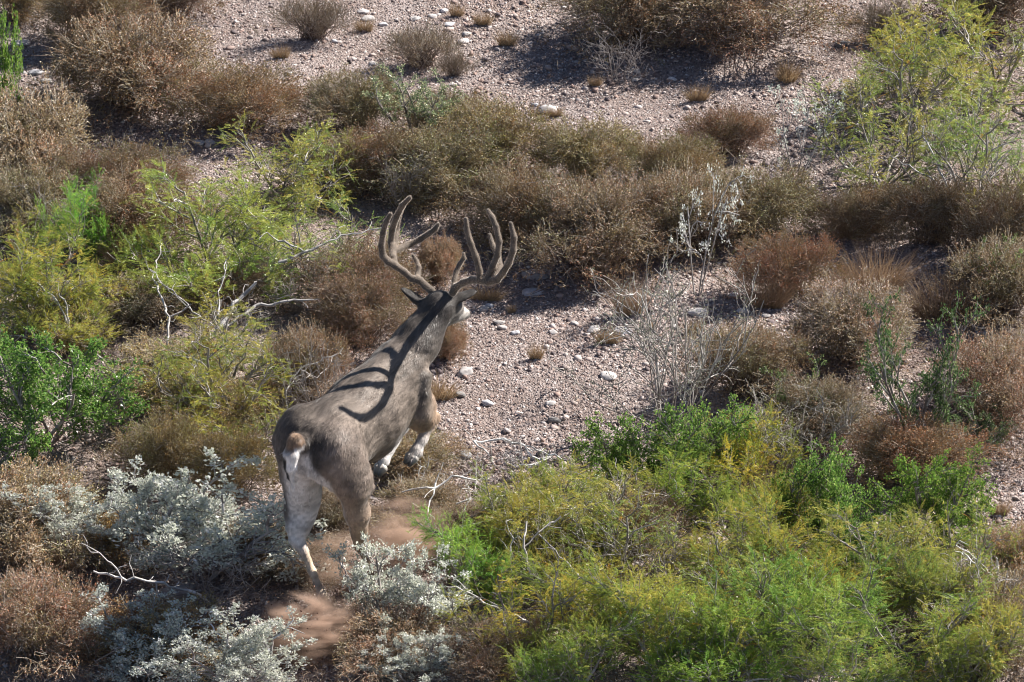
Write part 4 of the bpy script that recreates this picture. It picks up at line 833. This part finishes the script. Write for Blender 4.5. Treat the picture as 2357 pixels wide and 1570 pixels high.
def undergrowth():
    r = rs(909); n = 400000; px = r.uniform(-320, 2680, n); py = r.uniform(-200, 1820, n); m = np.ones(n)
    for cx_, cy_, rx_, ry_ in CLEAR: m = np.minimum(m, ((((px-cx_)/rx_)**2+((py-cy_)/ry_)**2)-.8).clip(.03, 1))
    d = FW[None]+RX[None]*((px-PW/2)/KPX)[:, None]-UP[None]*((py-PH/2)/KPX)[:, None]
    P = CAM+d*((-CAM[2])/d[:, 2])[:, None]; nz = vnoise(P*np.array([1, 1, 0]), 41, 3.0)
    k = r.rand(n) < m*(.6+nz).clip(.1, 1); P, nz = P[k], nz[k]; n = len(P); P[:, 2] = gz(P[:, 0], P[:, 1])+.13*r.rand(n)**1.6*(1+nz)
    D_ = unit(r.normal(0, 1, (n, 3))+np.array([0, 0, .5])); tw = r.rand(n) < .4; L_ = np.where(tw, r.uniform(.02, .07, n), r.uniform(.006, .012, n)); W_ = np.where(tw, .0022, r.uniform(.003, .006, n))
    V, F = leaves(P, D_, L_, W_, r)
    C = pick(r, [(.27, .15, .08), (.20, .13, .06), (.32, .23, .13), (.42, .35, .27), (.12, .07, .045)], [.25, .22, .2, .18, .15], n, .2); C[tw] = C[tw]*.5+np.array((.36, .30, .25))*.5
    g = mesh_obj('undergrowth', V, F, MAT_LEAF, None, np.repeat(C, 4, 0)); g.color = (1, 1, 1, 1); tag(g, 'low dry undergrowth of twigs and leaves between the bushes', 'undergrowth', kind='stuff')
undergrowth()
# --- drawn branches: trunks the photo shows one by one
def limb(name, chains, label, cat, col=(.40, .37, .35), group=None, H=None):
    """chains of (px, py, height, radius)"""
    S0, S1, R0, R1 = [], [], [], []; r = rs(int(chains[0][0][0])); base = None
    for ch in chains:
        pts = []
        for (px, py, z, rd) in ch:
            g = gpt(px, py); p = at(px, py, g[2]+z); pts.append((p, rd*.72))
        fine = []
        for (a, ra), (b, rb) in zip(pts[:-1], pts[1:]):
            m = max(2, int(np.linalg.norm(b-a)/.035))
            for k in range(m):
                t = k/m; q = a+(b-a)*t+(r.normal(0, .006, 3) if k else 0); fine.append((q, (ra+(rb-ra)*t)*r.uniform(.85, 1.15)))
        fine.append(pts[-1])
        if base is None: base = fine[0][0]
        for (a, ra), (b, rb) in zip(fine[:-1], fine[1:]): S0.append(a); S1.append(b); R0.append(ra); R1.append(rb)
        for k in range(2, len(fine), 2):          # side twigs
            if r.rand() < .75:
                p = fine[k][0]; ax = unit(fine[k][0]-fine[k-1][0]); d = unit(ax+r.normal(0, .8, 3)+np.array([0, 0, .2])); L = r.uniform(.04, .14)
                for _ in range(3): q = p+d*L/3; S0.append(p); S1.append(q); R0.append(.0022); R1.append(.0014); p = q; d = unit(d+r.normal(0, .4, 3))
    S0, S1 = np.array(S0)-base, np.array(S1)-base; V, F = tubes([S0, S1, np.array(R0), np.array(R1)], 6)
    C = np.repeat(pick(r, [col, tuple(c*.75 for c in col), tuple(min(c*1.25, .8) for c in col)], [.6, .2, .2], len(S0), .1), 12, 0)
    o = mesh_obj(name, V, F, MAT_TWIG, None, C); o.location = base; o.color = (1, 1, 1, 1); tag(o, label, cat, group); return o
G1 = 'grey trunks and branches among the shrubs'
limb('fallen_tree', [[(430, 840, .05, .018), (500, 760, .20, .018), (560, 680, .34, .014), (590, 650, .4, .009)], [(500, 760, .20, .013), (600, 700, .28, .012), (720, 690, .32, .006)], [(500, 760, .20, .009), (505, 690, .3, .006), (520, 600, .42, .004)], [(500, 760, .20, .007), (420, 690, .3, .006), (345, 620, .4, .004)]], 'thick grey fallen trunk leaning among the left shrubs', 'dead tree', (.36, .34, .33), G1)
limb('grey_branch', [[(640, 605, .32, .014), (700, 580, .36, .011), (800, 540, .42, .006), (880, 525, .45, .004)], [(700, 580, .36, .008), (640, 555, .42, .007), (615, 535, .48, .004)]], 'grey branch reaching right towards the left antler', 'branch', (.36, .34, .33), G1)
limb('forked_branch', [[(165, 790, .08, .010), (150, 730, .2, .010), (120, 680, .3, .009), (85, 650, .38, .006)], [(165, 790, .08, .008), (148, 690, .3, .007), (135, 670, .34, .004)]], 'white forked branch on the left', 'branch', (.42, .40, .37), G1)
limb('leaning_branch', [[(185, 785, .08, .009), (250, 840, .02, .009), (300, 940, .02, .007)]], 'pale branch running down right from the forked white one', 'branch', (.40, .37, .35), G1)
limb('thin_tree', [[(375, 560, .35, .004), (350, 640, .3, .006), (390, 730, .25, .009), (385, 800, .15, .009), (410, 860, .0, .010)], [(390, 730, .25, .007), (440, 700, .32, .005)]], 'thin white trunk standing left of the fallen one', 'dead tree', (.42, .39, .37), G1)
limb('bare_branch', [[(655, 980, .0, .007), (658, 900, .18, .006), (690, 850, .26, .006), (775, 815, .34, .004)], [(690, 850, .26, .004), (730, 870, .24, .003), (790, 800, .34, .002)], [(658, 900, .18, .004), (712, 840, .24, .004), (735, 790, .34, .002)]], 'bent white branch behind the deer back', 'branch', (.48, .45, .42), G1)
limb('slanting_tree', [[(1245, 1400, .05, .011), (1225, 1330, .2, .010), (1205, 1260, .34, .009), (1212, 1200, .44, .006)], [(1205, 1260, .34, .006), (1240, 1225, .4, .006), (1290, 1190, .44, .008)]], 'pale slanting stem in the lower centre thicket', 'dead tree', (.40, .37, .35), G1)
limb('upright_twig', [[(1170, 1400, .0, .007), (1172, 1320, .18, .006), (1182, 1240, .34, .005), (1165, 1200, .42, .003)]], 'thin white upright stem beside the slanting one', 'branch', (.44, .42, .39), G1)
limb('leaning_tree', [[(1265, 1515, .0, .013), (1245, 1460, .12, .012), (1215, 1432, .18, .009), (1130, 1395, .2, .007), (1050, 1350, .26, .005)]], 'leaning grey trunk low in the centre', 'dead tree', (.5, .48, .46), G1)
limb('dark_branch', [[(1440, 1400, .2, .010), (1350, 1360, .26, .009), (1300, 1290, .34, .008), (1240, 1230, .42, .005)], [(1440, 1400, .2, .012), (1450, 1445, .1, .015)]], 'dark knotted branch in the lower thicket', 'branch', (.25, .23, .22), G1)
limb('forked_tree', [[(2310, 1420, .0, .016), (2300, 1340, .18, .014), (2295, 1290, .3, .009)], [(2300, 1340, .18, .010), (2260, 1310, .28, .008), (2215, 1270, .38, .005)], [(2300, 1340, .18, .008), (2250, 1290, .34, .005), (2200, 1255, .42, .003)], [(2300, 1340, .18, .007), (2262, 1390, .12, .005)]], 'white forked trunk at the lower right', 'dead tree', (.62, .6, .58), G1)
limb('dark_forked_stub', [[(2253, 1250, .0, .012), (2258, 1215, .1, .011), (2290, 1210, .14, .008), (2330, 1205, .16, .006)], [(2258, 1215, .1, .008), (2262, 1170, .22, .004)]], 'dark forked stub beside the right bare patch', 'branch', (.2, .18, .17), G1)
limb('curved_branch', [[(1125, 1045, 0.16, 0.0054), (1090, 1015, 0.19, 0.0081), (1160, 1010, 0.21, 0.0095), (1195, 1020, 0.20, 0.0095), (1240, 1058, 0.16, 0.0095), (1275, 1045, 0.17, 0.0068)], [(1195, 1020, 0.20, 0.0041), (1250, 1040, 0.19, 0.0068), (1330, 1075, 0.18, 0.0054)], [(1275, 1045, 0.17, 0.0081), (1230, 1070, 0.15, 0.0108), (1195, 1070, 0.15, 0.0054)]], 'curved bleached branch at the lower edge of the gravel', 'branch', (.66, .63, .6), G1)
limb('zigzag_branch', [[(925, 1133, 0.17, 0.0054), (960, 1125, 0.20, 0.0081), (1000, 1125, 0.21, 0.0081), (1040, 1095, 0.25, 0.0081), (1095, 1105, 0.23, 0.0068)], [(1000, 1125, 0.21, 0.0068), (1010, 1090, 0.27, 0.0054)], [(1000, 1125, 0.21, 0.0054), (985, 1180, 0.16, 0.0041)]], 'zigzag bleached branch right of the flying dust', 'branch', (.68, .65, .62), G1)
limb('crooked_twig', [[(1050, 1160, 0.17, 0.0054), (1085, 1147, 0.20, 0.0068), (1060, 1185, 0.15, 0.0041)]], 'short crooked white twig below the zigzag branch', 'twig', (.68, .65, .62), G1)
limb('straight_twig', [[(1075, 1195, 0.15, 0.0041), (1110, 1175, 0.18, 0.0054), (1160, 1140, 0.21, 0.0041)]], 'straight pale twig pointing up right below the zigzag branch', 'twig', (.68, .65, .62), G1)
limb('arched_twig', [[(1055, 1235, 0.15, 0.0041), (1065, 1212, 0.18, 0.0054), (1100, 1205, 0.20, 0.0054)]], 'arched white twig nearest the green frond shrub and dust', 'twig', (.68, .65, .62), G1)
limb('long_white_branch', [[(215, 1315, .30, .008), (280, 1330, .28, .009), (360, 1340, .24, .009), (450, 1365, .15, .010), (500, 1400, .0, .010)], [(280, 1330, .28, .006), (255, 1295, .34, .005), (200, 1260, .4, .003)], [(360, 1340, .24, .007), (370, 1420, .1, .006), (460, 1450, .02, .006)]], 'long pale branch under the large silver bush', 'branch', (.55, .52, .5), G1)
limb('white_branch', [[(480, 1430, .25, .005), (530, 1490, .2, .007), (620, 1530, .12, .009), (650, 1580, .0, .010)], [(530, 1490, .2, .006), (590, 1480, .24, .006), (645, 1460, .28, .007), (675, 1428, .34, .003)], [(620, 1530, .12, .005), (612, 1590, .0, .006)]], 'white branch crossing the bottom silver bush', 'branch', (.68, .65, .62), G1)
limb('bottom_branch', [[(860, 1568, .02, .005), (930, 1540, .06, .006), (1000, 1510, .12, .005)], [(930, 1540, .06, .004), (980, 1500, .12, .005), (978, 1475, .16, .003)]], 'bleached branch at the bottom right of the dust', 'branch', (.68, .65, .62), G1)
limb('far_grey_branch', [[(2250, 520, .0, .011), (2190, 440, .2, .010), (2140, 340, .38, .007), (2120, 290, .46, .004)], [(2190, 440, .2, .008), (2120, 400, .28, .006), (2050, 360, .36, .003)], [(2190, 440, .2, .006), (2270, 400, .34, .005), (2330, 340, .46, .003)], [(2250, 520, .0, .007), (2280, 440, .25, .006), (2290, 380, .38, .004)]], 'grey branches inside the far green shrub', 'branch', (.42, .4, .39), G1)
limb('bleached_stick', [[(2200, 715, .08, .004), (2240, 750, .03, .007), (2285, 762, .02, .008)]], 'bleached stick on the right beside the grey stone', 'branch', (.6, .57, .53), G1)
# --- dust kicked up by the hind hooves
def dust(name, px, py, z, rx, ry, rz, dens, label, seed, col=(.76, .55, .43)):
    g = gpt(px, py); p = at(px, py, g[2]+z); V, F = SPV*np.array([rx, ry, rz]), SPF
    m, t = new_mat('dust'); N = t.nodes; L = t.links; tc = N.new('ShaderNodeTexCoord')
    vs_ = N.new('ShaderNodeVectorMath'); vs_.operation = 'DIVIDE'; vs_.inputs[1].default_value = (rx, ry, rz); L.new(tc.outputs['Object'], vs_.inputs[0])
    ln = N.new('ShaderNodeVectorMath'); ln.operation = 'LENGTH'; L.new(vs_.outputs[0], ln.inputs[0])
    fall = N.new('ShaderNodeMapRange'); fall.inputs[1].default_value = 1.0; fall.inputs[2].default_value = .15; L.new(ln.outputs['Value'], fall.inputs[0])
    mp = N.new('ShaderNodeMapping'); mp.inputs['Location'].default_value = (seed*3.1, 0, 0); mp.inputs['Rotation'].default_value = (0, .5, .4); mp.inputs['Scale'].default_value = (.55, 1.3, 1.5); L.new(tc.outputs['Object'], mp.inputs[0])
    nz = N.new('ShaderNodeTexNoise'); nz.inputs['Scale'].default_value = 7; nz.inputs['Detail'].default_value = 5; nz.inputs['Distortion'].default_value = 1.2; L.new(mp.outputs[0], nz.inputs[0])
    mr = N.new('ShaderNodeMapRange'); mr.inputs[1].default_value = .47; mr.inputs[2].default_value = .64; L.new(nz.outputs[0], mr.inputs[0])
    mu = N.new('ShaderNodeMath'); mu.operation = 'MULTIPLY'; L.new(fall.outputs[0], mu.inputs[0]); L.new(mr.outputs[0], mu.inputs[1])
    m2 = N.new('ShaderNodeMath'); m2.operation = 'MULTIPLY'; m2.inputs[1].default_value = dens; L.new(mu.outputs[0], m2.inputs[0])
    pv = N.new('ShaderNodeVolumePrincipled'); pv.inputs['Color'].default_value = (*col, 1); pv.inputs['Anisotropy'].default_value = .2; L.new(m2.outputs[0], pv.inputs['Density'])
    o = N.new('ShaderNodeOutputMaterial'); L.new(pv.outputs[0], o.inputs['Volume'])
    b = mesh_obj(name, V, F, m, None); b.location = p; tag(b, label, 'dust', kind='stuff')
dust('dust_cloud', 712, 1450, .13, .28, .24, .23, 100, 'reddish dust boiling up behind the stretched hind hoof', 1)
dust('dust_cloud', 935, 1225, .20, .27, .22, .19, 20, 'thin dust drifting right of the bent hind leg', 2)
dust('dust_cloud', 770, 1290, .15, .26, .2, .16, 10, 'thin brown dust between the hind legs', 3)
def clods():
    r = rs(77); n = 230; c = at(700, 1440, .12); P = c+r.normal(0, 1, (n, 3))*np.array([.14, .14, .08])+np.array([.0, 0, .02]); P[:, 2] = np.maximum(P[:, 2], .0)
    s = .0015+.004*r.rand(n)**3; V = (ICO_V[None]*(1+.3*r.normal(0, 1, (n, 12, 1)))*s[:, None, None]+P[:, None]).reshape(-1, 3)
    F = (ICO_F[None]+12*np.arange(n)[:, None, None]).reshape(-1, 3); C = np.repeat(pick(r, [(.13, .06, .045), (.2, .11, .08)], [.6, .4], n), 12, 0)
    o = mesh_obj('flying_dirt', V, F, MAT_STONE, None, C); tag(o, 'dark red dirt crumbs thrown up in the dust', 'dirt', kind='stuff')
clods()
